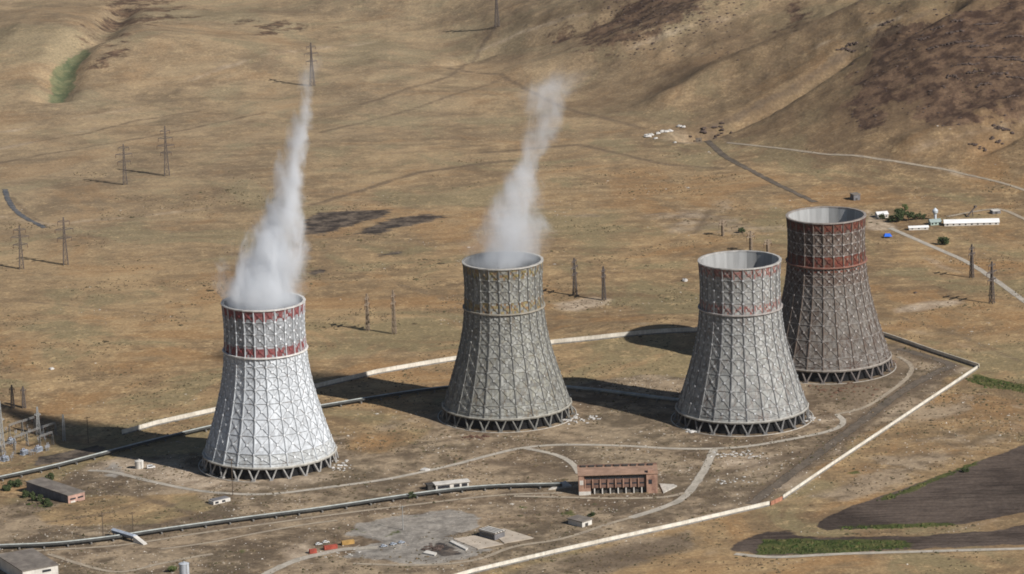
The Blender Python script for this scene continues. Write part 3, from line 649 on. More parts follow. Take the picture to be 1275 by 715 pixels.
# ------------------------------------------------------------------ perimeter wall and pipelines
def pix_line(pix, step):
    P = [ground(*p) for p in pix]
    for p in P: p.z = 0
    out = []
    for a, b in zip(P[:-1], P[1:]):
        n = max(1, int((b - a).length / step)); out += [a.lerp(b, k / n) for k in range(n)]
    return out + [P[-1]]
def wall_mesh(S, z0, z1, th):
    mb = MB(); L = []
    for i, s_ in enumerate(S):
        d = (S[min(i + 1, len(S) - 1)] - S[max(i - 1, 0)]).normalized(); n = Vector((-d.y, d.x, 0)) * th / 2; g = float(zat(s_.x, s_.y))
        L.append([(s_.x - n.x, s_.y - n.y, g + z0), (s_.x + n.x, s_.y + n.y, g + z0), (s_.x + n.x, s_.y + n.y, g + z1), (s_.x - n.x, s_.y - n.y, g + z1)])
    for a, b in zip(L[:-1], L[1:]):
        k = len(mb.v); mb.v += a + b
        for e in range(4): mb.face((k + e, k + 4 + e, k + 4 + (e + 1) % 4, k + (e + 1) % 4))
    for e, fl in ((L[0], 1), (L[-1], 0)):
        k = len(mb.v); mb.v += e; mb.face([k, k + 1, k + 2, k + 3] if not fl else [k + 3, k + 2, k + 1, k])
    return mb
def wall_mat():
    t = NT('whitewashed_concrete'); p = t.pos(); n = t.noise(p, 1 / 7, 5, 0.65); n2 = t.noise(t.mapping(p, (1, 1, 0.2)), 1 / 1.5, 4)
    c = t.mix(t.smooth(t.math('ADD', t.math('MULTIPLY', n, 0.6), t.math('MULTIPLY', n2, 0.4)), 0.36, 0.62), (0.46, 0.42, 0.35), (0.66, 0.62, 0.54))
    t.bsdf(c, 0.9); return t.m
M_WALL = wall_mat(); M_PLINTH = plain('grey_concrete', (0.20, 0.19, 0.175), var=0.4, scale=0.3)
M_BRICKWALL = plain('red_brick', (0.36, 0.17, 0.11), var=0.35, scale=0.3)
def wall(pix, label, name='perimeter_wall', h=3.0):
    g = ground(*pix[0]); root = tag(empty(name, (0, 0, 0)), label, 'wall', 'stretches of the perimeter wall')
    S = pix_line(pix, 6.0)
    wall_mesh(S, 0.95, h, 0.42).build('panel', M_WALL, root); wall_mesh(S, -0.3, 0.95, 0.62).build('plinth', M_PLINTH, root)
    wall_mesh(S, h, h + 0.16, 0.6).build('coping', M_WALL, root); return root
wall([(556, 724), (590, 714), (700, 688), (850, 655), (958, 630)], 'whitewashed concrete wall along the bottom edge of the site, bending off at the brick gap')
wall([(975, 622), (1040, 578), (1130, 518), (1217, 460)], 'straight whitewashed wall climbing diagonally between the track and the dry field at right', h=2.6)
wall([(1219, 458.5), (1165, 441), (1110, 422), (1040, 400), (1000, 390)], 'shaded dark wall running behind the rusty tower to the far right corner of the site')
wall([(990, 393), (865, 414), (690, 429), (545, 453), (470, 466), (395, 484), (280, 511), (195, 530), (152, 542)], 'long pale wall passing behind three towers at the back of the site', h=3.6)
tag(wall_mesh(pix_line([(959.5, 629.5), (974, 622.8)], 4), -0.2, 2.6, 0.5).build('brick_gate_wall', M_BRICKWALL), 'short red brick filling between the two whitewashed walls at the bend', 'wall')

M_PIPE = plain('pipe_lagging', (0.40, 0.42, 0.39), var=0.3, scale=0.15, rough=0.6)
M_PIPED = plain('pipe_grey', (0.30, 0.31, 0.29), var=0.35, scale=0.15, rough=0.6)
M_PIPEB = plain('dark_pipe', (0.055, 0.055, 0.052), var=0.4, scale=0.15, rough=0.7)  # near-black colour for the second pipe of a pair
_t = MB(); _t.box(-0.4, 0.4, -2.9, -2.1, -0.4, 1); _t.box(-0.4, 0.4, 2.1, 2.9, -0.4, 1); _t.box(-0.5, 0.5, -3.2, 3.2, 1, 1.6)
SUPPORT = _t.mesh('support', M_PLINTH)
def pipeline(pix, label, r, h, off, every, mats):
    P = [ground(*p) for p in pix]
    for p in P: p.z = 0
    S = spline(P, 7.0); root = tag(empty('pipeline', (S[0].x, S[0].y, float(zat(S[0].x, S[0].y)))), label, 'pipeline', 'raised pipelines of the plant'); o = root.location
    for sgn, m in zip((1, -1), mats):
        mb = MB(); n = 10
        for i, s_ in enumerate(S):
            d = (S[min(i + 1, len(S) - 1)] - S[max(i - 1, 0)]).normalized(); nr = Vector((-d.y, d.x, 0)); c = s_ + nr * (sgn * off); c.z = float(zat(s_.x, s_.y)) + h
            for k in range(n):
                t = 2 * math.pi * k / n; mb.v.append(tuple(c + nr * (r * math.cos(t)) + Vector((0, 0, r * math.sin(t))) - o))
            if i:
                for k in range(n): mb.face(((i - 1) * n + k, i * n + k, i * n + (k + 1) % n, (i - 1) * n + (k + 1) % n)[::-1])
        mb.face(range(n)); mb.face([(len(S) - 1) * n + k for k in reversed(range(n))])
        mb.build('pipe', m, root, smooth=True)
    for i in range(1, len(S) - 1, every):
        d = S[i + 1] - S[i - 1]; c = link('support', SUPPORT, root); c.location = (S[i].x - o.x, S[i].y - o.y, float(zat(S[i].x, S[i].y)) - o.z + h - r - 1.62); c.rotation_euler.z = math.atan2(d.y, d.x)
    return root
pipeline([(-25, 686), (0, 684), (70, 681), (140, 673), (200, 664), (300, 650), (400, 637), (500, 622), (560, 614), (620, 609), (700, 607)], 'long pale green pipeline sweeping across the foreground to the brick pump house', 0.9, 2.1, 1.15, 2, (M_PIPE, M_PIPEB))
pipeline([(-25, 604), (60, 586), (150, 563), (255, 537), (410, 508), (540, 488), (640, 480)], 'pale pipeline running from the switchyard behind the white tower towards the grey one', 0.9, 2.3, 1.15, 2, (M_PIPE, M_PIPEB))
pipeline([(690, 484), (760, 491), (830, 500), (870, 504)], 'short dark pipeline lying in the shadow between the two middle towers', 0.9, 2.2, 1.2, 2, (M_PIPED, M_PIPED))

# ------------------------------------------------------------------ power pylons, poles, masts
M_PYLON = plain('rusty_galvanised', (0.115, 0.095, 0.085), var=0.35, scale=0.4)
M_PALEST = plain('pale_galvanised', (0.30, 0.30, 0.29), var=0.3, scale=0.4)
M_WOOD = plain('old_pole_wood', (0.10, 0.075, 0.055), var=0.35, scale=0.6)
M_INS = plain('brown_insulator', (0.09, 0.05, 0.04), var=0.3, scale=1.0, rough=0.4)
M_PYLONF = plain('brown_weathered_steel', (0.26, 0.20, 0.145), var=0.35, scale=0.4)
def pylon(px, py, H, arms, label, rz=0.3, base=None, mat=None, name='power_pylon', cat='pylon', group='power pylons on the dry plain'):
    """lattice tower: four tapering legs with crossed braces, arms with hanging insulators"""
    g = ground(px, py); mat = mat or M_PYLON; root = tag(empty(name, (g.x, g.y, g.z - 0.2), rz), label, cat, group); b = base or H * 0.05; mb = MB()
    def hw(z): return b * (1 - z / (H * 0.62)) + 0.75 * z / (H * 0.62) if z < H * 0.62 else 0.75 - 0.45 * (z / H - 0.62) / 0.38
    zs = [0, 0.16, 0.30, 0.42, 0.52, 0.62, 0.72, 0.81, 0.90, 1.0]; th = 0.40
    for z0, z1 in zip(zs[:-1], zs[1:]):
        a, c = hw(z0 * H), hw(z1 * H); q = [(1, 1), (-1, 1), (-1, -1), (1, -1)]
        for k in range(4):
            (x0, y0), (x1, y1) = q[k], q[(k + 1) % 4]
            mb.bar((x0 * a, y0 * a, z0 * H), (x0 * c, y0 * c, z1 * H), th)
            mb.bar((x0 * a, y0 * a, z0 * H), (x1 * c, y1 * c, z1 * H), th * 0.6); mb.bar((x1 * a, y1 * a, z0 * H), (x0 * c, y0 * c, z1 * H), th * 0.6)
            mb.bar((x0 * c, y0 * c, z1 * H), (x1 * c, y1 * c, z1 * H), th * 0.5)
    mb.build('lattice', mat, root)
    for zf, L in arms:
        am = MB(); z = zf * H; w_ = hw(z)
        for s_ in (-1, 1):
            for yy in (-1, 1):
                am.bar((s_ * w_, yy * w_, z), (s_ * L, 0, z + 0.5), th * 1.1); am.bar((s_ * w_, yy * w_, z + 1.7), (s_ * L, 0, z + 0.6), th * 0.6)
        ao = am.build('cross_arm', mat, root); im = MB()
        for s_ in (-1, 1): im.tube((s_ * (L - .2), 0, z - 2.6), (s_ * (L - .2), 0, z + .4), 0.2, n=6); 
        im.build('insulator', M_INS, ao)
    return root
A4 = [(0.46, 5), (0.60, 8), (0.75, 6.5), (0.89, 4.5)]; A3 = [(0.56, 6), (0.74, 7.5), (0.90, 5)]; A2 = [(0.70, 5), (0.86, 4)]
pylon(208, 219, 46, A4, 'tallest dark pylon on the left plain, with four pairs of arms', 0.2)
pylon(156, 230, 37, A3, 'dark pylon just left of and nearer than the tallest four-armed one', 0.2)
pylon(27, 335, 36, A3, 'dark pylon nearest the left edge of the photo, below the grey channel', 0.25)
pylon(82, 330, 40, A3, 'slim dark pylon on pale earth, right neighbour of the one at the left edge', 0.25)
pylon(389, 107, 44, A3, 'far pylon standing directly above the tip of the dense steam plume', 0.4)
pylon(619, 34, 44, A2, 'far pylon cut by the top edge of the photo', 0.4)
pylon(716, 368, 30, A3, 'slim pylon at the left end of the pale bare patch', 1.2)
pylon(752, 374, 27, A2, 'slim pylon at the right end of the pale bare patch', 1.2)
pylon(491, 416, 34, A2, 'slim pylon on the dry grass left of the grey steaming tower', 1.2, base=1.3, mat=M_PYLONF)
pylon(458, 412, 29, A2, 'faint thin pylon left of the slim one beside the grey steaming tower', 1.2, base=1.1, mat=M_PYLONF)
pylon(1210, 346, 27, A2, 'dark pylon beside the asphalt road at right, farther of the two there', 0.9)
pylon(1235, 378, 33, A3, 'dark pylon beside the asphalt road at right, nearer of the two there', 0.9)
pylon(935, 313, 17, A2, 'small dark pylon seen between the tops of the pale grey and rusty towers', 0.8, mat=M_PYLONF)
pylon(956, 316, 12, A2, 'shortest pylon, close beside the rim of the rusty tower', 0.8, mat=M_PYLONF)
pylon(900, 294, 14, A2, 'small faint pylon beyond the rim of the pale grey tower', 0.8, mat=M_PYLONF)
def pole(px, py, H, label, arms=1, mat=None, name='utility_pole'):
    g = ground(px, py); root = tag(empty(name, (g.x, g.y, g.z - 0.2), 0.4), label, 'pole', 'poles among the plant buildings'); mb = MB(); mb.tube((0, 0, 0), (0, 0, H), 0.32, 0.2, 8); mb.build('shaft', mat or M_WOOD, root)
    for k in range(arms):
        am = MB(); z = H - 0.8 - 1.6 * k; am.bar((-1.9, 0.3, z), (1.9, 0.3, z), 0.22); ao = am.build('cross_arm', mat or M_WOOD, root); im = MB()
        for x in (-1.7, -0.6, 0.6, 1.7): im.tube((x, 0.3, z + .1), (x, 0.3, z + .6), 0.12, n=6)
        im.build('insulator', M_INS, ao)
    return root
pole(128.7, 672, 18, 'two-armed dark pole left of the grey pipe bridge', 2)
pole(166, 668, 16, 'single dark pole right behind the grey pipe bridge', 1)
pole(290, 617, 25, 'tall thin pole standing on the ring road before the white tower', 1, name='lamp_pole')
pole(110, 552, 19, 'dark pole standing in the tower shadow, rightmost by the switchyard', 1)
pole(502, 660, 16, 'thin grey pole on the gravel yard', 1, M_PALEST)
M_ = dict(mat=M_PALEST, name='lightning_mast', cat='mast', group='pale masts of the switchyard')
pylon(3, 562, 36, [(0.62, 2.5)], 'pale lattice mast at the very left edge of the switchyard', base=1.7, **M_)
pylon(48, 541, 20, [(0.7, 2.2)], 'pale lattice mast against the tower shadow, left of the slim grey pole', base=1.5, **M_)
pylon(80, 549, 19, [], 'slim grey mast between the pale lattice mast and the dark pole', base=0.8, **M_)
pylon(16, 508, 17, [(0.8, 2)], 'dark mast rising above the shadow, left of the pair at the left edge', base=1.2, name='lightning_mast', cat='mast')
pylon(30, 508, 16, [(0.8, 2)], 'dark mast rising above the shadow, right of the pair at the left edge', base=1.2, name='lightning_mast', cat='mast')

# switchyard gantries and transformers
M_TRAFO_ = plain('grey_porcelain', (0.34, 0.36, 0.40), var=.3, rough=.4)
M_GANTRY = plain('dull_galvanised', (0.24, 0.235, 0.225), var=0.35, scale=0.4)
def gantry(proto, px, py, W, H, rz, label):
    g = ground(px, py)
    if proto is None:
        root = empty('switchyard_gantry', (0, 0, 0))
        for s_ in (-1, 1):
            mb = MB()
            for yy in (-1.1, 1.1): mb.bar((s_ * W / 2, yy, 0), (s_ * W / 2, yy * .3, H), 0.22)
            for k in range(4): mb.bar((s_ * W / 2, -1.1 + k * .2, H * k / 4), (s_ * W / 2, 0.9 - k * .2, H * (k + 1) / 4), 0.2)
            mb.build('post', M_GANTRY, root)
        mb = MB()
        for yy in (-.5, .5):
            for zz in (0, 0.9): mb.bar((-W / 2, yy, H + zz), (W / 2, yy, H + zz), 0.17)
        for k in range(8): mb.bar((-W / 2 + W * k / 8, -.5, H + .9 * (k % 2)), (-W / 2 + W * (k + 1) / 8, -.5, H + .9 * ((k + 1) % 2)), 0.12)
        mb.build('beam', M_GANTRY, root)
        for k in (-.3, 0, .3):
            im = MB(); im.tube((k * W, 0, H - 2.2), (k * W, 0, H), 0.22, n=6); im.build('insulator', M_INS, root)
    else: root = copy_tree(proto)
    root.location = (g.x, g.y, g.z - 0.1); root.rotation_euler.z = rz; root.scale = (1, 1, 1)
    return tag(root, label, 'gantry', 'pale gantries of the switchyard')
G0 = gantry(None, 10, 568, 13, 9, 0.95, 'pale steel gantry nearest the pipeline, at the near left corner of the switchyard')
for a in ((26, 558, 'pale steel gantry second from the near left corner of the switchyard'), (42, 552, 'pale steel gantry in the middle of the switchyard, before the lattice mast'), (58, 557, 'pale steel gantry closest to the dark trench'),
          (20, 543, 'pale steel gantry at the far side of the switchyard, left of its neighbour'), (36, 538, 'pale steel gantry at the far side of the switchyard, by the shadow edge'), (62, 545, 'pale steel gantry at the right end of the switchyard')):
    gantry(G0, a[0], a[1], 13, 9, 0.95, a[2])
rb = random.Random(5); bp = None
for i_ in range(34):
    x, y = rb.uniform(-4, 62), rb.uniform(536, 578); y = min(y, 578 - x * .28); g = ground(x, y)
    if bp is None:
        bp = empty('bus_support', (0, 0, 0)); mb = MB(); mb.box(-.9, .9, -.2, .2, 2.2, 2.5); mb.bar((0, 0, 0), (0, 0, 2.2), .3); mb.build('stand', M_GANTRY, bp)
        for k in (-.7, .7):
            mb = MB(); mb.tube((k, 0, 2.5), (k, 0, 4.4), .2, .16, 8); mb.build('insulator', M_TRAFO_, bp)
    c = bp if i_ == 0 else copy_tree(bp); c.location = g; c.rotation_euler.z = .95 + rb.uniform(-.1, .1)
    tag(c, 'small grey insulator stand among the gantries of the switchyard', 'insulator', 'insulator stands of the switchyard')
M_TRAFO = plain('grey_blue_enamel', (0.36, 0.40, 0.46), var=0.3, scale=0.4, rough=0.5)
def transformer(px, py, rz, label):
    g = ground(px, py); root = tag(empty('transformer', (g.x, g.y, g.z), rz), label, 'transformer', 'transformers of the switchyard'); mb = MB(); mb.box(-2.4, 2.4, -1.4, 1.4, 0.3, 3.2); mb.box(-2.8, 2.8, -1.7, 1.7, 0, 0.3); mb.build('tank', M_TRAFO, root)
    mb = MB()
    for k in range(6): mb.box(-2.2 + k * .8, -1.9 + k * .8, -2.2, -1.41, 0.6, 2.9)
    mb.build('radiator', M_TRAFO, root)
    for k in (-1.5, 0, 1.5):
        im = MB(); im.tube((k, 0.3, 3.2), (k, 0.6, 5), 0.25, 0.12, 8); im.build('bushing', M_INS, root)
    im = MB(); im.tube((-1.6, 0.9, 3.8), (1.2, 0.9, 3.8), 0.45, n=10); im.build('conservator', M_TRAFO, root)
transformer(6, 574, 0.9, 'blue-grey transformer at the left edge beside the near gantry'); transformer(30, 566, 0.9, 'blue-grey transformer between the two near gantries')
transformer(48, 562, 0.9, 'blue-grey transformer in the middle of the switchyard'); transformer(14, 552, 0.9, 'blue-grey transformer at the far left of the switchyard')

# ------------------------------------------------------------------ buildings
M_BRICK = plain('orange_brick', (0.35, 0.215, 0.155), var=0.35, scale=0.25, stain=(0.20, 0.11, 0.08))
M_ROOFB = plain('brown_roofing', (0.34, 0.215, 0.150), var=0.3, scale=0.12, stain=(0.25, 0.16, 0.11))
M_BRICK_SHADE = plain('shade_brick', (0.18, 0.108, 0.082), var=0.4, scale=0.25)  # brick darkened to paint the shade of the recessed facade
M_ROOFG = plain('grey_roofing', (0.19, 0.165, 0.14), var=0.35, scale=0.12, stain=(0.13, 0.11, 0.095))
M_GLASS = plain('dark_window', (0.03, 0.033, 0.04), rough=0.25, var=0.4, scale=0.5, spec=0.5)
M_PLASTER = plain('white_plaster', (0.56, 0.53, 0.48), var=0.25, scale=0.2)
M_PINK = plain('pink_plaster', (0.40, 0.25, 0.20), var=0.35, scale=0.25)
M_GREYW = plain('grey_panel_wall', (0.16, 0.155, 0.16), var=0.35, scale=0.2)
M_DOOR = plain('dark_door', (0.06, 0.055, 0.05), var=0.3)
def frame(pa, pb):
    a, b = ground(*pa), ground(*pb); d = b - a; return Vector((a.x, a.y, min(a.z, b.z) - 0.15)), math.atan2(d.y, d.x), math.hypot(d.x, d.y)
def house(name, pa, pb, depth, H, label, cat, wallm, roofm, group=None, ov=0.5, front=(), side=(), door=None, slope=0.0):
    """flat-roofed block on the ground line pa-pb; front / side give window rows (x0, x1, z0, z1) as fractions and metres"""
    loc, rz, L = frame(pa, pb); root = tag(empty(name, loc, rz), label, cat, group)
    mb = MB(); mb.box(0, L, 0, depth, 0, H); mb.build('wall', wallm, root)
    mb = MB(); mb.hexa([(-ov, -ov, H), (L + ov, -ov, H), (L + ov, depth + ov, H), (-ov, depth + ov, H), (-ov, -ov, H + .5), (L + ov, -ov, H + .5), (L + ov, depth + ov, H + .5 + slope), (-ov, depth + ov, H + .5 + slope)]); mb.build('roof', roofm, root)
    for x0, x1, z0, z1 in front:
        mb = MB(); mb.box(x0 * L, x1 * L, -0.06, 0.05, z0, z1); mb.build('window', M_GLASS, root)
    for y0, y1, z0, z1 in side:
        mb = MB(); mb.box(L - 0.05, L + 0.06, y0 * depth, y1 * depth, z0, z1); mb.build('window', M_GLASS, root)
    if door:
        mb = MB(); mb.box(door[0] * L, door[1] * L, -0.09, 0.04, 0, door[2]); mb.build('door', M_DOOR, root)
    return root, L
# brick pump house
loc, rz, L = frame((721, 617), (819, 614)); D = 20.0; H = 13.2
PH = tag(empty('pump_house', loc, rz), 'orange-brown brick pump house with dark pillared ground floor, between road forks', 'building')
mb = MB(); mb.box(L * .065, L * .86, 1.6, D, 4.4, H); mb.box(0, L * .065, 0, D, 4.4, H); mb.box(L * .86, L, 0, D, 4.4, H); mb.box(L * .15, L * .86, 3.2, D, 0, 4.4); mb.box(0, L * .15, 3.2, D, 0, 4.4); mb.box(L * .86, L, 3.2, D, 0, 4.4); mb.box(0, L * .15, 0, 3.2, 0, 4.4); mb.box(L * .86, L, 0, 3.2, 0, 4.4); mb.build('wall', M_BRICK, PH)
mb = MB(); mb.box(L * .066, L * .859, 1.35, 1.6, 4.4, 10.2); mb.build('facade', M_BRICK_SHADE, PH)
mb = MB(); mb.box(L * .152, L * .858, 3.1, 3.197, 0, 4.38); mb.build('recess_shade', M_DOOR, PH)  # dark sheet painting the shade inside the pillared recess
mb = MB(); mb.box(-.5, L + .5, -.5, D + .5, H, H + .35); mb.build('roof', M_ROOFB, PH)
mb = MB(); mb.box(-.5, L + .5, D - .1, D + .5, H + .35, H + 1.5); mb.build('parapet', M_BRICK_SHADE, PH)
for k in range(9):
    mb = MB(); x = L * (0.07 + k * .107); mb.box(x - 1.6, x + 1.6, D - 2.0, D - .12, H + .35, H + 1.15); mb.box(x - 1.8, x + 1.8, D - 2.2, D - .1, H + 1.15, H + 1.3); mb.build('roof_vent', M_DOOR, PH)
for k in range(8):
    x0 = L * (.08 + .097 * k); mb = MB(); mb.box(x0, x0 + L * .092, 1.3, 1.62, 10.3, 12.9); mb.build('window', M_GLASS, PH)
    mb = MB(); mb.box(x0 + .8, x0 + L * .092 - .8, 1.25, 1.4, 6.6, 7.6); mb.build('window', M_GLASS, PH)
    mb = MB(); mb.box(x0 - .3, x0 + .35, .5, 1.34, 4.4, 10.3); mb.build('pilaster', M_BRICK, PH)
for k in range(7):
    mb = MB(); x = L * (.20 + .1 * k); mb.box(x - .38, x + .38, 1.7, 2.5, 0, 4.39); mb.build('pillar', M_PLASTER, PH)
mb = MB(); mb.box(L * .012, L * .058, -.1, .05, 7, 10); mb.build('sign_panel', M_PLASTER, PH)
mb = MB(); mb.box(L * .88, L * .95, 1, 5, H + .35, H + 2.3); mb.build('stair_head', M_BRICK, PH)
mb = MB(); mb.box(L * .885, L * .93, -.1, .05, 6.4, 9.4); mb.build('window', M_GLASS, PH)
mb = MB(); mb.box(0.0, L * .15, -.2, 0, 0, 2.6); mb.build('plinth', M_PLASTER, PH)
def slab(name, pix, h, mat, label, cat):
    q = [ground(*p) for p in pix]; z0 = min(p.z for p in q) - .2; mb = MB(); mb.hexa([(p.x, p.y, z0) for p in q] + [(p.x, p.y, z0 + .2 + h) for p in q])
    return tag(mb.build(name, mat), label, cat)
slab('concrete_ramp', [(683, 610.5), (712, 606.5), (704, 600), (697, 603)], 0.9, M_CONC, 'pale concrete ramp left of the brick pump house where the pipes end', 'ramp')
slab('concrete_ramp', [(826, 614.5), (843, 606), (838, 604.5), (821, 603.5)], 0.8, M_CONC, 'small concrete ramp at the right end of the brick pump house', 'ramp')

BG, Lb = house('workshop', (33.5, 613), (85, 627), 13, 7.2, 'long grey workshop with dark shaded side and pink end wall, beside bushes', 'building', M_GREYW, M_ROOFG)
mb = MB(); mb.box(Lb + .003, Lb + .25, -.1, 13.1, 0, 7.2); ew = mb.build('end_wall', M_PINK, BG)
for y0 in (1.5, 7.5):
    mb = MB(); mb.box(Lb + .25, Lb + .3, y0, y0 + 4.4, 4.0, 5.1); mb.build('window', M_GLASS, ew)
mb = MB(); mb.box(Lb + .25, Lb + .32, 2, 5.4, 0, 3.2); mb.build('door', M_PLASTER, ew)
house('warehouse', (29, 727), (73, 719), 40, 8.0, 'low block with bright whitewashed wall cut by the lower left corner', 'building', M_PLASTER, M_ROOFG, door=(.1, .2, 3), front=((.55, .8, 5, 6.5),))
house('concrete_hut', (725, 657), (737, 653), 12, 3.6, 'small flat grey hut with one white wall, near the bottom wall', 'hut', M_PLASTER, M_ROOFG, ov=.7, door=(.3, .6, 2.2))
HB, Lh = house('ribbed_hut', (597, 668), (616, 673), 9, 4.0, 'dark sided hut with ribbed grey roof standing on the pale slab', 'hut', M_GREYW, M_ROOFG, front=((.1, .9, 1.6, 3),))
for k in range(4):
    mb = MB(); y = .3 + k * 2.3; mb.box(-.6, Lh + .6, y, y + 1.1, 4.5, 5.0); mb.build('roof_rib', M_PLASTER, HB)
M_SLAB = plain('sandy_concrete', (0.44, 0.375, 0.30), var=0.25, scale=0.08)
slab('concrete_pad', [(564, 671.5), (595, 684), (627, 678), (592, 667)], 0.35, M_SLAB, 'pale concrete pad left of the ribbed hut, beside the dark pit', 'slab')
slab('concrete_pad', [(628, 677), (665, 670.5), (627, 658.5), (612, 664)], 0.45, M_SLAB, 'pale concrete pad right of the ribbed hut', 'slab')
slab('pit_kerb', [(560, 676), (580, 686), (583, 684), (563, 674.5)], 1.0, M_PLASTER, 'white kerb along the right side of the dark pit', 'kerb')
slab('pit_kerb', [(527, 690), (541, 693), (544, 690), (531, 687)], 1.0, M_PLASTER, 'short white kerb at the near left corner of the dark pit', 'kerb')
LS, Ll = house('long_shed', (543, 610.5), (584, 606), 5.5, 3.6, 'long low white shed with dark openings behind the foreground pipeline', 'shed', M_PLASTER, M_PLASTER, ov=.8, front=((.05, .42, 0.8, 2.8), (.54, .72, .8, 2.8), (.78, .95, .8, 2.8)))
house('small_shed', (533, 611), (541, 610), 4.5, 3.6, 'small dark shed at the left end of the long white shed', 'shed', M_DOOR, M_DOOR)
RB, _l = house('ruined_shed', (266, 629), (287, 624), 6, 2.4, 'roofless pale ruin on the ring road in front of the white tower', 'ruin', M_PLASTER, M_GREYW, ov=-.6, front=((.1, .3, .6, 2), (.5, .7, .6, 2)))
# grey pipe bridge
loc, rz, L = frame((139, 668), (182, 680)); PB = tag(empty('pipe_bridge', loc, rz), 'grey covered bridge lying across the foreground pipeline, white at its near end', 'bridge')
mb = MB(); mb.box(0, L * .68, 0, 3.6, 3.6, 6.2); mb.build('body', plain('blue_grey_sheet', (0.20, 0.22, 0.25), var=0.4, scale=0.3), PB)
mb = MB(); mb.hexa([(L * .68, -.1, .5), (L, -.1, .0), (L, 3.7, .0), (L * .68, 3.7, .5), (L * .68, -.1, 6.3), (L, -.1, 1.6), (L, 3.7, 1.6), (L * .68, 3.7, 6.3)]); mb.build('ramp', M_PLASTER, PB)
mb = MB(); mb.hexa([(-.4, -.4, 6.2), (L * .7, -.4, 6.2), (L * .7, 4, 6.2), (-.4, 4, 6.2), (0, 1.6, 7.4), (L * .66, 1.6, 7.4), (L * .66, 2, 7.4), (0, 2, 7.4)]); mb.build('roof', M_TRAFO, PB)
PB.scale = (.92, .85, .72)
for k in (.04, .6):
    for y in (.2, 2.8):
        mb = MB(); mb.box(L * k, L * k + .6, y, y + .6, 0, 3.6); mb.build('post', M_PLINTH, PB)
# tanks
def tank(px, py, r, h, mat, label):
    g = ground(px, py); root = tag(empty('storage_tank', (g.x, g.y, g.z - .1)), label, 'tank'); mb = MB(); mb.lathe([(r, 0), (r, h), (r * .96, h + .15), (r * .5, h + .6), (0.05, h + .75)], 28); mb.build('shell', mat, root)
    mb = MB(); mb.ring([(r, h - .3), (r + .18, h - .3), (r + .18, h), (r, h)], 28); mb.build('rim', mat, root)
    mb = MB()
    for s_ in (-.35, .35): mb.bar((r + .25, s_, 0), (r + .25, s_, h + .8), .1)
    for k in range(int(h / .6)): mb.bar((r + .25, -.35, .4 + k * .6), (r + .25, .35, .4 + k * .6), .08)
    mb.build('ladder', M_PALEST, root, rz=-1.0); mb = MB(); mb.tube((0, 0, h + .6), (0, 0, h + 1.3), .4, n=10); mb.build('hatch', mat, root)
tank(173.5, 583, 2.9, 5.2, M_PLASTER, 'small white cylindrical tank on pale ground left of the white tower')
tank(230, 722, 3.0, 10.5, plain('zinc_sheet', (0.40, 0.42, 0.45), var=0.25, scale=0.3, rough=.5), 'upright grey metal tank cut by the bottom edge of the photo')
# vehicles and containers
M_VANW = plain('white_car_paint', (0.66, 0.65, 0.63), var=0.15, rough=0.4, spec=0.5); M_TYRE = plain('tyre_rubber', (0.02, 0.02, 0.02)); M_RUSTRED = plain('red_paint', (0.34, 0.075, 0.05), var=0.35, scale=0.4); M_OCHRE = plain('ochre_paint', (0.42, 0.26, 0.09), var=0.35, scale=0.4)
def vehicle(name, px, py, rz, L, W, H, mat, label, cat, group=None, van=False):
    g = ground(px, py); root = tag(empty(name, (g.x, g.y, g.z), rz), label, cat, group); mb = MB(); lo = .35; mid = H * .55
    mb.hexa([(-L/2, -W/2, lo), (L/2, -W/2, lo), (L/2, W/2, lo), (-L/2, W/2, lo), (-L/2, -W/2, mid), (L/2 - .1, -W/2, mid - .1), (L/2 - .1, W/2, mid - .1), (-L/2, W/2, mid)])
    xb, xf = (-L/2 + .03, L * .30) if van else (-L * .42, L * .22); q = W/2 - .12
    mb.hexa([(xb, -W/2 + .02, mid), (xf, -W/2 + .02, mid), (xf, W/2 - .02, mid), (xb, W/2 - .02, mid), (xb + (.05 if van else .5), -q, H), (xf - .6, -q, H), (xf - .6, q, H), (xb + (.05 if van else .5), q, H)]); mb.build('body', mat, root)
    mb = MB(); mb.hexa([(xf - .02, -q, mid + .05), (xf + .04, -q, mid + .05), (xf + .04, q, mid + .05), (xf - .02, q, mid + .05), (xf - .58, -q + .1, H - .08), (xf - .5, -q + .1, H - .08), (xf - .5, q - .1, H - .08), (xf - .58, q - .1, H - .08)]); mb.build('windscreen', M_GLASS, root)
    for s_ in (-1, 1):
        mb = MB(); y = s_ * (W/2 - .03); mb.box(xb + .6, xf - .55, min(y, y + s_ * .05), max(y, y + s_ * .05), mid + .1, H - .2); mb.build('side_window', M_GLASS, root)
        for x in (-L * .31, L * .31):
            mb = MB(); mb.tube((x, s_ * (W/2 - .22), .34), (x, s_ * (W/2 + .02), .34), .34, n=14); mb.build('wheel', M_TYRE, root)
vehicle('parked_van', 188, 583, 0.35, 5.6, 2.1, 2.3, M_VANW, 'white van parked right of the small white tank', 'van', van=True)
vehicle('parked_car', 397, 678.5, 0.3, 4.3, 1.8, 1.5, M_VANW, 'white car behind the small red container, left of the other white car', 'car', 'white cars on the yard')
vehicle('parked_car', 406, 676, 0.3, 4.3, 1.8, 1.5, M_VANW, 'white car behind the larger red container, right of the other white car', 'car', 'white cars on the yard')
vehicle('parked_car', 478, 681, 0.4, 4.3, 1.8, 1.5, M_TRAFO, 'grey-blue car parked on the gravel yard, left of its neighbour', 'car', 'grey cars on the yard')
vehicle('parked_car', 490, 678.5, 0.4, 4.3, 1.8, 1.5, M_TRAFO, 'grey-blue car parked on the gravel yard, middle of the row', 'car', 'grey cars on the yard')
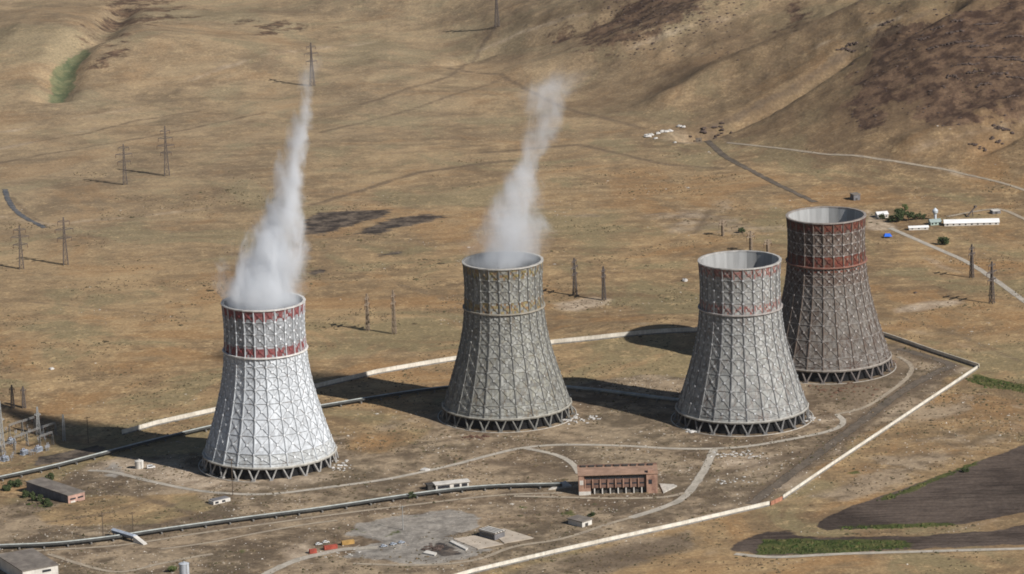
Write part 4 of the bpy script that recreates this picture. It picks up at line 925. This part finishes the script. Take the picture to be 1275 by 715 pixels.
vehicle('parked_car', 500, 676.5, 0.4, 4.3, 1.8, 1.5, M_TRAFO, 'grey-blue car parked on the gravel yard, right of its neighbour', 'car', 'grey cars on the yard')
def container(px, py, rz, L, mat, label):
    g = ground(px, py); root = tag(empty('shipping_container', (g.x, g.y, g.z + .02), rz), label, 'container', 'containers on the yard'); mb = MB(); n = int(L / .3)
    mb.box(-L/2, L/2, -1.2, 1.2, .15, 2.6)
    for k in range(n):
        x = -L/2 + .1 + k * .3
        for y0, y1 in ((-1.25, -1.2), (1.2, 1.25)): mb.box(x, x + .15, y0, y1, .25, 2.5)
    mb.build('body', mat, root)
    for s_ in (-1, 1):
        mb = MB(); mb.box(L/2, L/2 + .07, min(0.02 * s_, 1.17 * s_), max(.02 * s_, 1.17 * s_), .2, 2.55); d = mb.build('door', mat, root); mb = MB(); mb.bar((L/2 + .1, s_ * .3, .3), (L/2 + .1, s_ * .3, 2.5), .07); mb.build('lock_bar', M_PALEST, d)
    mb = MB()
    for x in (-L/2 + .1, L/2 - .1):
        for y in (-1.1, 1.1): mb.box(x - .15, x + .15, y - .15, y + .15, 0, .15)
    mb.build('corner_foot', M_DOOR, root)
container(389.5, 689, 0.35, 4.5, M_RUSTRED, 'small red container, nearest of the coloured containers on the yard'); container(411.5, 684, 0.4, 8.5, M_RUSTRED, 'long red container between the small red one and the ochre one'); container(433, 678, 0.4, 8.0, M_OCHRE, 'ochre container at the right end of the container row')

# farm at upper right
M_WHITEROOF = plain('white_sheet_roof', (0.72, 0.71, 0.69), var=0.12, scale=0.1)
def gable(name, pa, pb, depth, H, rise, label, cat, wallm, roofm, wins=5):
    loc, rz, L = frame(pa, pb); root = tag(empty(name, loc, rz), label, cat, 'farm buildings beyond the rusty tower'); mb = MB(); mb.box(0, L, 0, depth, 0, H)
    for x in (0.0, L): k = len(mb.v); mb.v += [(x, 0, H), (x, depth, H), (x, depth / 2, H + rise)]; mb.face((k, k + 1, k + 2) if x == 0.0 else (k + 2, k + 1, k))
    mb.build('wall', wallm, root); mb = MB(); o = .5
    for s_ in (0, 1):
        y0, y1 = (-o, depth / 2) if s_ == 0 else (depth + o, depth / 2); z0 = H - o * rise / (depth / 2); z1 = H + rise; a = [(-o, y0, z0), (L + o, y0, z0), (L + o, y1, z1), (-o, y1, z1)]
        if s_: a = a[::-1]
        mb.hexa([(x, y, z + .02) for x, y, z in a] + [(x, y, z + .2) for x, y, z in a])
    mb.build('roof', roofm, root)
    for k in range(wins):
        x = L * (k + .5) / wins; mb = MB(); mb.box(x - .7, x + .7, -.05, .05, .9, 2.1); mb.build('window', M_GLASS, root)
gable('farm_barn', (1176, 282), (1244, 280), 9, 2.6, 2.2, 'long white roofed barn at the right of the farm', 'barn', M_PLASTER, M_WHITEROOF, 9)
gable('farm_shed', (1132, 287), (1156, 286), 5, 2.2, 1.0, 'short white shed beside the farm road', 'shed', M_PLASTER, M_WHITEROOF, 3)
gable('farmhouse', (1159, 281), (1172, 280), 7, 2.8, 1.8, 'pale green walled house next to the long white barn', 'house', plain('green_plaster', (0.34, 0.42, 0.36), var=.2), plain('green_grey_roof', (0.30, 0.36, 0.34), var=.2), 3)
gable('farmhouse', (1093, 272), (1106, 271), 8, 3.2, 1.6, 'white house half hidden by trees beside the rusty tower', 'house', M_PLASTER, M_WHITEROOF, 3)
house('stone_hut', (1063, 250), (1071, 249), 7, 5.0, 'lone dark stone hut above the rusty tower', 'hut', M_GREYW, M_ROOFG, door=(.3, .6, 2))
g = ground(1164.5, 274); WT = tag(empty('water_tower', (g.x, g.y, g.z - .1)), 'small pale conical water tower behind the green house', 'water tower')
mb = MB(); mb.lathe([(1.1, 0), (1.1, 5), (2.3, 6.5), (2.3, 8.5), (.1, 10.5)], 16); mb.build('tank', plain('pale_blue_metal', (0.50, 0.54, 0.58), var=.2, rough=.5), WT)
mb = MB(); mb.ring([(2.3, 7.4), (2.6, 7.4), (2.6, 7.6), (2.3, 7.6)], 16); mb.build('hoop', M_PALEST, WT)
loc, rz, L = frame((1101, 297), (1111, 296.5)); TP = tag(empty('tarp_tent', loc, rz), 'bright blue tarpaulin tent below the farm road', 'tent')
mb = MB(); mb.hexa([(0, 0, 1.6), (L, 0, 1.4), (L, 6, 1.7), (0, 6, 1.5), (L*.2, 2.6, 3.6), (L*.8, 2.6, 3.4), (L*.8, 3.4, 3.4), (L*.2, 3.4, 3.6)]); mb.build('canopy', plain('blue_tarp', (0.03, 0.14, 0.62), var=.25, rough=.6), TP)
for x in (.1, L - .1):
    for y in (.1, 5.9):
        mb = MB(); mb.bar((x, y, 0), (x, y, 1.7), .12); mb.build('pole', M_PALEST, TP)
g = ground(1208, 270); CV = tag(empty('conveyor', (g.x, g.y, g.z), 0.5), 'dark leaning loader arm behind the long white barn', 'loader'); mb = MB(); mb.bar((-3, 0, .6), (5, 0, 7.5), 1.2, .7); mb.build('arm', M_PYLON, CV)
for x, z in ((-1.5, 1.6), (2.5, 5)):
    mb = MB(); mb.bar((x, -.6, 0), (x, 0, z), .3); mb.bar((x, .6, 0), (x, 0, z), .3); mb.build('leg', M_PYLON, CV)
mb = MB(); mb.box(4.2, 6.2, -.9, .9, 7.2, 8.8); mb.build('head', M_PYLON, CV)
house('ruined_shed', (1236, 267), (1246, 266), 6, 2.6, 'small grey ruin at the far right beyond the long white barn', 'ruin', M_GREYW, M_PLASTER, ov=-.3, door=(.3, .6, 2))

# ------------------------------------------------------------------ trees and bushes
M_BARK = plain('bark', (0.07, 0.05, 0.035), var=.3)
def leaf_mat(name, a, b):
    t = NT(name); n = t.noise(t.obj(), 0.9, 3, 0.6); t.bsdf(t.mix(t.smooth(n, .35, .65), a, b), .8, spec=.1); return t.m
M_LEAFD = leaf_mat('dark_leaf', (0.022, 0.034, 0.014), (0.06, 0.075, 0.03)); M_LEAFG = leaf_mat('green_leaf', (0.05, 0.075, 0.025), (0.12, 0.13, 0.05))
def tree(px, py, R, H, label, mat=None, seed=0, name='tree', cat='tree', group=None):
    rng = random.Random(seed); g = ground(px, py); root = tag(empty(name, (g.x, g.y, g.z - .15)), label, cat, group); mb = MB(); th = H * .35
    mb.tube((0, 0, 0), (0.1, 0, th), .06 * R + .1, .04 * R + .06, 7)
    for k in range(5):
        a = k * 1.26 + rng.random(); mb.tube((0.1, 0, th * .8), (math.cos(a) * R * .5, math.sin(a) * R * .5, th + (H - th) * rng.uniform(.3, .7)), .05 * R, .02 * R, 5)
    mb.build('trunk', M_BARK, root); mb = MB()
    cl = [(rng.uniform(-.6, .6) * R, rng.uniform(-.6, .6) * R, H * rng.uniform(.3, .85), R * rng.uniform(.3, .55)) for _ in range(9)]
    for x, y, z, r in cl:
        for _ in range(60):
            d = Vector((rng.gauss(0, 1), rng.gauss(0, 1), rng.gauss(0, 1))).normalized() * r * rng.uniform(.45, 1.0); c = Vector((x, y, max(.2, z + d.z * .8))) + Vector((d.x, d.y, 0))
            u = Vector((rng.gauss(0, 1), rng.gauss(0, 1), rng.gauss(0, 1))).normalized(); v = u.orthogonal().normalized(); s_ = R * rng.uniform(.07, .14)
            mb.quad(c - u * s_, c + v * s_, c + u * s_, c - v * s_)
    mb.build('crown', mat or M_LEAFD, root)
FT = 'trees round the farm'; WB = 'bushes beside the grey workshop'
tree(1098, 273, 3.2, 5, 'small dark tree left of the big farm tree', None, 1, group=FT); tree(1120, 276, 7.5, 10, 'biggest dark tree in the middle of the farm', None, 2, group=FT); tree(1131, 275, 5.5, 8, 'dark tree right beside the biggest farm tree', None, 3, group=FT)
tree(1127, 264, 3.5, 7, 'bright green tree behind the biggest farm tree', M_LEAFG, 4, group=FT); tree(1141, 274, 4, 5.5, 'low dark tree at the right end of the farm tree row', None, 51, group=FT); tree(1150, 273, 3, 4, 'lowest shrubby tree next to the pale green house', None, 52, group=FT)
tree(1110, 277, 4, 6, 'dark tree between the small and biggest farm trees', None, 5, group=FT)
tree(1174, 305, 5.8, 6.5, 'round dark bush standing alone beside the asphalt road', None, 6, 'bush', 'bush'); tree(924, 290, 3.5, 5, 'dark bush beyond the rim of the pale grey tower', None, 7, 'bush', 'bush')
tree(513.5, 621, 3.0, 5.0, 'round dark bush in front of the foreground pipeline', None, 8, 'bush', 'bush')
for i, (x, y, r, h, l) in enumerate(((36, 619, 4.5, 4.5, 'leftmost bush at the back corner of the grey workshop'), (46, 624, 4, 4, 'bush in the middle along the dark side of the grey workshop'), (56, 628, 3.6, 3.6, 'bush near the front corner along the dark side of the grey workshop'), (62, 631, 3, 2.8, 'smallest bush at the front of the row by the grey workshop'),
                                     (18, 606, 5, 4, 'wide bush at the left behind the grey workshop'), (8, 611, 4, 3.4, 'low bush near the left edge beside the pipeline'), (62, 597, 3.5, 4, 'bush peeping over the roof of the grey workshop'))):
    tree(x, y, r, h, l, None, 20 + i, 'bush', 'bush', WB)
tree(737, 643, 2.6, 2.6, 'dark shrub at the right side of the small flat hut', None, 40, 'bush', 'bush'); tree(1203, 588, 3, 2.4, 'dark shrub at the upper edge of the ploughed field', None, 41, 'bush', 'bush'); tree(215, 712, 3.5, 3.5, 'dark bush left of the upright grey tank', M_LEAFG, 42, 'bush', 'bush')

# ------------------------------------------------------------------ rubble and rocks
M_RUBBLE = plain('pale_rubble', (0.48, 0.46, 0.43), var=.35, scale=.5); M_ROCK = plain('dark_rock', (0.092, 0.066, 0.054), var=.4, scale=.15); M_ROCKT = plain('brown_rock', (0.16, 0.11, 0.08), var=.4, scale=.2)
def rubble(px, py, rx, ry, n, label, mat=None, seed=0, big=1.0, name='rubble_pile', cat='rubble', group=None, kind=None):
    rng = random.Random(seed); g = ground(px, py); mb = MB()
    for _ in range(n):
        x, y = rng.gauss(0, rx / 2), rng.gauss(0, ry / 2); r = big * rng.uniform(.4, 1.3); mb.lump((x, y, float(zat(g.x + x, g.y + y)) - g.z + r * .2), (r * rng.uniform(.8, 1.6), r * rng.uniform(.8, 1.4), r * .7), rng)
    return tag(mb.build(name, mat or M_RUBBLE, loc=g), label, cat, group, 'stuff' if n > 20 else None)
rubble(420, 580, 9, 12, 26, 'pale rubble heap at the right foot of the white tower', seed=1); rubble(738, 520, 5, 6, 12, 'small pale rubble heap right of the grey steaming tower', seed=2)
rubble(716, 522, 8, 12, 30, 'mixed grey rubble at the right foot of the grey steaming tower', seed=3); rubble(860, 538, 5, 5, 14, 'white rubble at the left foot of the pale grey tower', seed=4, big=1.2)
rubble(1008, 522, 5, 10, 22, 'grey rubble at the right foot of the pale grey tower', seed=5); rubble(1108, 452, 6, 12, 24, 'dark rubble at the right foot of the rusty tower', M_ROCKT, 6)
rubble(590, 545, 12, 6, 26, 'reddish brown earth clods in front of the grey steaming tower', plain('red_earth', (0.12, 0.065, 0.045), var=.35), 7, 1.1); rubble(922, 566, 28, 12, 60, 'broken white concrete strewn in front of the pale grey tower', seed=8, big=.8)
rubble(908, 600, 18, 9, 30, 'broken pale concrete strewn nearer the diagonal wall', seed=9, big=.7)
for i_, (x, y, r) in enumerate(((807, 171, 3.6), (811, 169, 2.4), (819, 167, 2.2), (824, 165, 2.6), (829, 165, 2.4), (834, 164, 2.6), (816, 173, 1.8), (846, 158, 2.4), (851, 159, 2.2), (840, 178, 1.6))):
    rg = random.Random(300 + i_); g = ground(x, y); mb = MB(); mb.lump((0, 0, r * .25), (r * 1.2, r * .9, r * .9), rg, 6); tag(mb.build('stone_block', M_RUBBLE, loc=g), 'white stone block lying at the head of the dark dirt road on the hill foot', 'block', 'white blocks on the hill foot')
rubble(892, 172, 20, 14, 30, 'dark stone heap right of the dirt road on the hill foot', M_ROCK, 13, 2.0); rubble(530, 586, 0.2, 0.2, 1, 'pale boulder beside the ring road in the middle', seed=14, big=2.6)
rubble(853, 350, 0.2, 0.2, 1, 'pale boulder on the plain left of the pale grey tower rim', seed=15, big=2.6); rubble(64, 460, 0.2, 0.2, 1, 'small pale rock on the plain at left above the tower shadow', seed=16, big=2.6); rubble(1140, 365, 0.2, 0.2, 1, 'dark boulder right of the rusty tower', M_ROCK, 17, 1.2)
rubble(1050, 485, 30, 16, 60, 'reddish dirt clods between the rusty tower and the diagonal track', plain('red_clods', (0.15, 0.085, 0.055), var=.35), 18, 1.0); rubble(545, 683, 7, 6, 30, 'dark brown spoil heap in the pit beside the pale pad', M_ROCK, 19, 1.3)
rubble(420, 690, 14, 10, 14, 'scattered pale junk in front of the coloured containers', seed=20, big=.7)
LEDGE = 'dark rock ledges on the hillside'; rng = random.Random(77)
LABEL = 'dark broken rock ledge on the red-brown hillside at upper right'
for x, y, w_ in ((1188, 40, 10), (1200, 52, 14), (1217, 58, 12), (1250, 72, 20), (1272, 75, 16), (1205, 80, 12), (1213, 90, 9), (1245, 92, 10), (1268, 97, 12), (1192, 26, 8), (1168, 35, 8), (1228, 30, 14), (1262, 45, 10), (1180, 55, 7), (1225, 105, 8), (1248, 160, 12), (1217, 182, 9), (1240, 174, 8), (1160, 60, 7), (1150, 48, 8), (1105, 28, 8), (1060, 55, 7), (1052, 62, 10), (1185, 95, 7), (1258, 120, 8)):
    g = ground(x, y); mb = MB()
    for k in range(9):
        dx = (k - 4) * w_ / 6 + rng.uniform(-1, 1); dy = rng.uniform(-1.5, 1.5) - dx * .35; mb.lump((dx, dy, float(zat(g.x + dx, g.y + dy)) - g.z), (w_ * .20, rng.uniform(1.2, 2.4), rng.uniform(.8, 2.0)), rng)
    tag(mb.build('rock_ledge', M_ROCK, loc=g), LABEL, 'rock', LEDGE)
mb = MB()
for _ in range(420):
    x, y = rng.choice(((rng.uniform(745, 930), rng.uniform(-8, 75)), (rng.gauss(810, 50), rng.gauss(18, 16)), (rng.uniform(1060, 1275), rng.uniform(0, 160))))
    g = ground(x, max(-10, y)); r = rng.uniform(.5, 1.5); mb.lump(g, (r * 1.3, r, r * .8), rng, 6)
tag(mb.build('scattered_boulders', M_ROCK), 'dark scrub and boulders scattered over the upper hillside', 'boulders', kind='stuff')

# dry scrub, weeds and small stones over the plain and the site: uncountable, one object each
def scatter(name, label, n, mat, size, hgt, tints, soil_w, seed, th, green=False):
    R = np.random.RandomState(seed); n6 = n * (60 if green else 6); X = R.uniform(-470, 520, n6); Y = R.uniform(-640, 650, n6)
    i = np.clip(np.searchsorted(XS, X), 0, len(XS) - 1); j = np.clip(np.searchsorted(YS, Y), 0, len(YS) - 1)
    p = fbm(X, Y, 38, 4, seed) + soil_w * Z['soil'][j, i] - 0.5 * Z['plough'][j, i] - 0.3 * Z['burn'][j, i] - 0.15 * Z['gravel'][j, i] - .12 * sstep(-150, 500, Y)
    if green: p = .35 * fbm(X, Y, 12, 3, seed) + .75 * np.maximum(Z['green'][j, i], Z['lush'][j, i])
    keep = p > th + R.uniform(-.12, .12, n6)
    for T in (T1, T2, T3, T4): keep &= np.hypot(X - T.location.x, Y - T.location.y) > 54
    X, Y = X[keep][:n], Y[keep][:n]; zz = zat(X, Y); m = len(X); r = size * R.lognormal(0, .45, m); h = hgt * R.lognormal(0, .35, m)
    V = np.zeros((m, 6, 3), np.float32); a0 = R.uniform(0, 6.28, m)
    for k in range(5):
        a = a0 + k * 1.2566; q = r * R.uniform(.6, 1.3, m); V[:, k] = np.stack([X + q * np.cos(a), Y + q * np.sin(a), zz - .1], -1)
    V[:, 5] = np.stack([X + r * R.uniform(-.3, .3, m), Y + r * R.uniform(-.3, .3, m), zz + h], -1)
    base = np.arange(m)[:, None, None] * 6; F = np.array([[k, (k + 1) % 5, 5] for k in range(5)])[None] + base
    me = bpy.data.meshes.new(name); me.from_pydata(V.reshape(-1, 3).tolist(), [], F.reshape(-1, 3).tolist()); me.materials.append(mat)
    c = np.array(tints)[R.randint(0, len(tints), m)] * R.uniform(.75, 1.25, (m, 1)); c = np.repeat(np.concatenate([c, np.ones((m, 1))], 1), 5, 0).astype(np.float32)
    at_ = me.attributes.new('tint', 'FLOAT_COLOR', 'FACE'); at_.data.foreach_set('color', c.ravel()); me.update()
    tag(link(name, me), label, name.split('_')[-1], kind='stuff')
def tint_mat(name):
    t = NT(name); t.bsdf(t.attr('tint'), .95, spec=.05); return t.m
M_TINT = tint_mat('dry_plants')
scatter('dry_scrub', 'low dark dry scrub and weeds over the ground of the plant site', 15000, M_TINT, .75, .55, ((.085, .066, .040), (.11, .085, .05), (.07, .062, .034), (.14, .10, .06)), .16, 61, .60)
scatter('loose_stones', 'small pale stones and debris strewn over the ground of the plant site', 6500, M_TINT, .55, .35, ((.36, .31, .25), (.44, .40, .35), (.30, .24, .18)), .30, 83, .72)
scatter('green_weeds', 'green weeds and low bushes growing on the damp strips and in the gully', 3500, M_TINT, .95, .8, ((.035, .055, .016), (.06, .075, .025), (.05, .06, .02), (.09, .085, .035)), 0, 91, .62, True)

# ------------------------------------------------------------------ haze: one closed box of thin even air round camera and scene
mb = MB(); lo = float(HZ.min()) - 1.0; top = max(CAM.z, float(HZ.max())) + 8.0; e = 18000; mb.box(-e, e, -e, e, lo, top)
t = NT('haze'); v = t.n('ShaderNodeVolumePrincipled'); v.inputs['Density'].default_value = 0.55e-5; t.put(v.inputs['Color'], (0.84, 0.90, 1.0)); v.inputs['Anisotropy'].default_value = 0.2
t.t.links.new(v.outputs[0], t.out.inputs['Volume']); tag(mb.build('haze', t.m), kind='stuff')
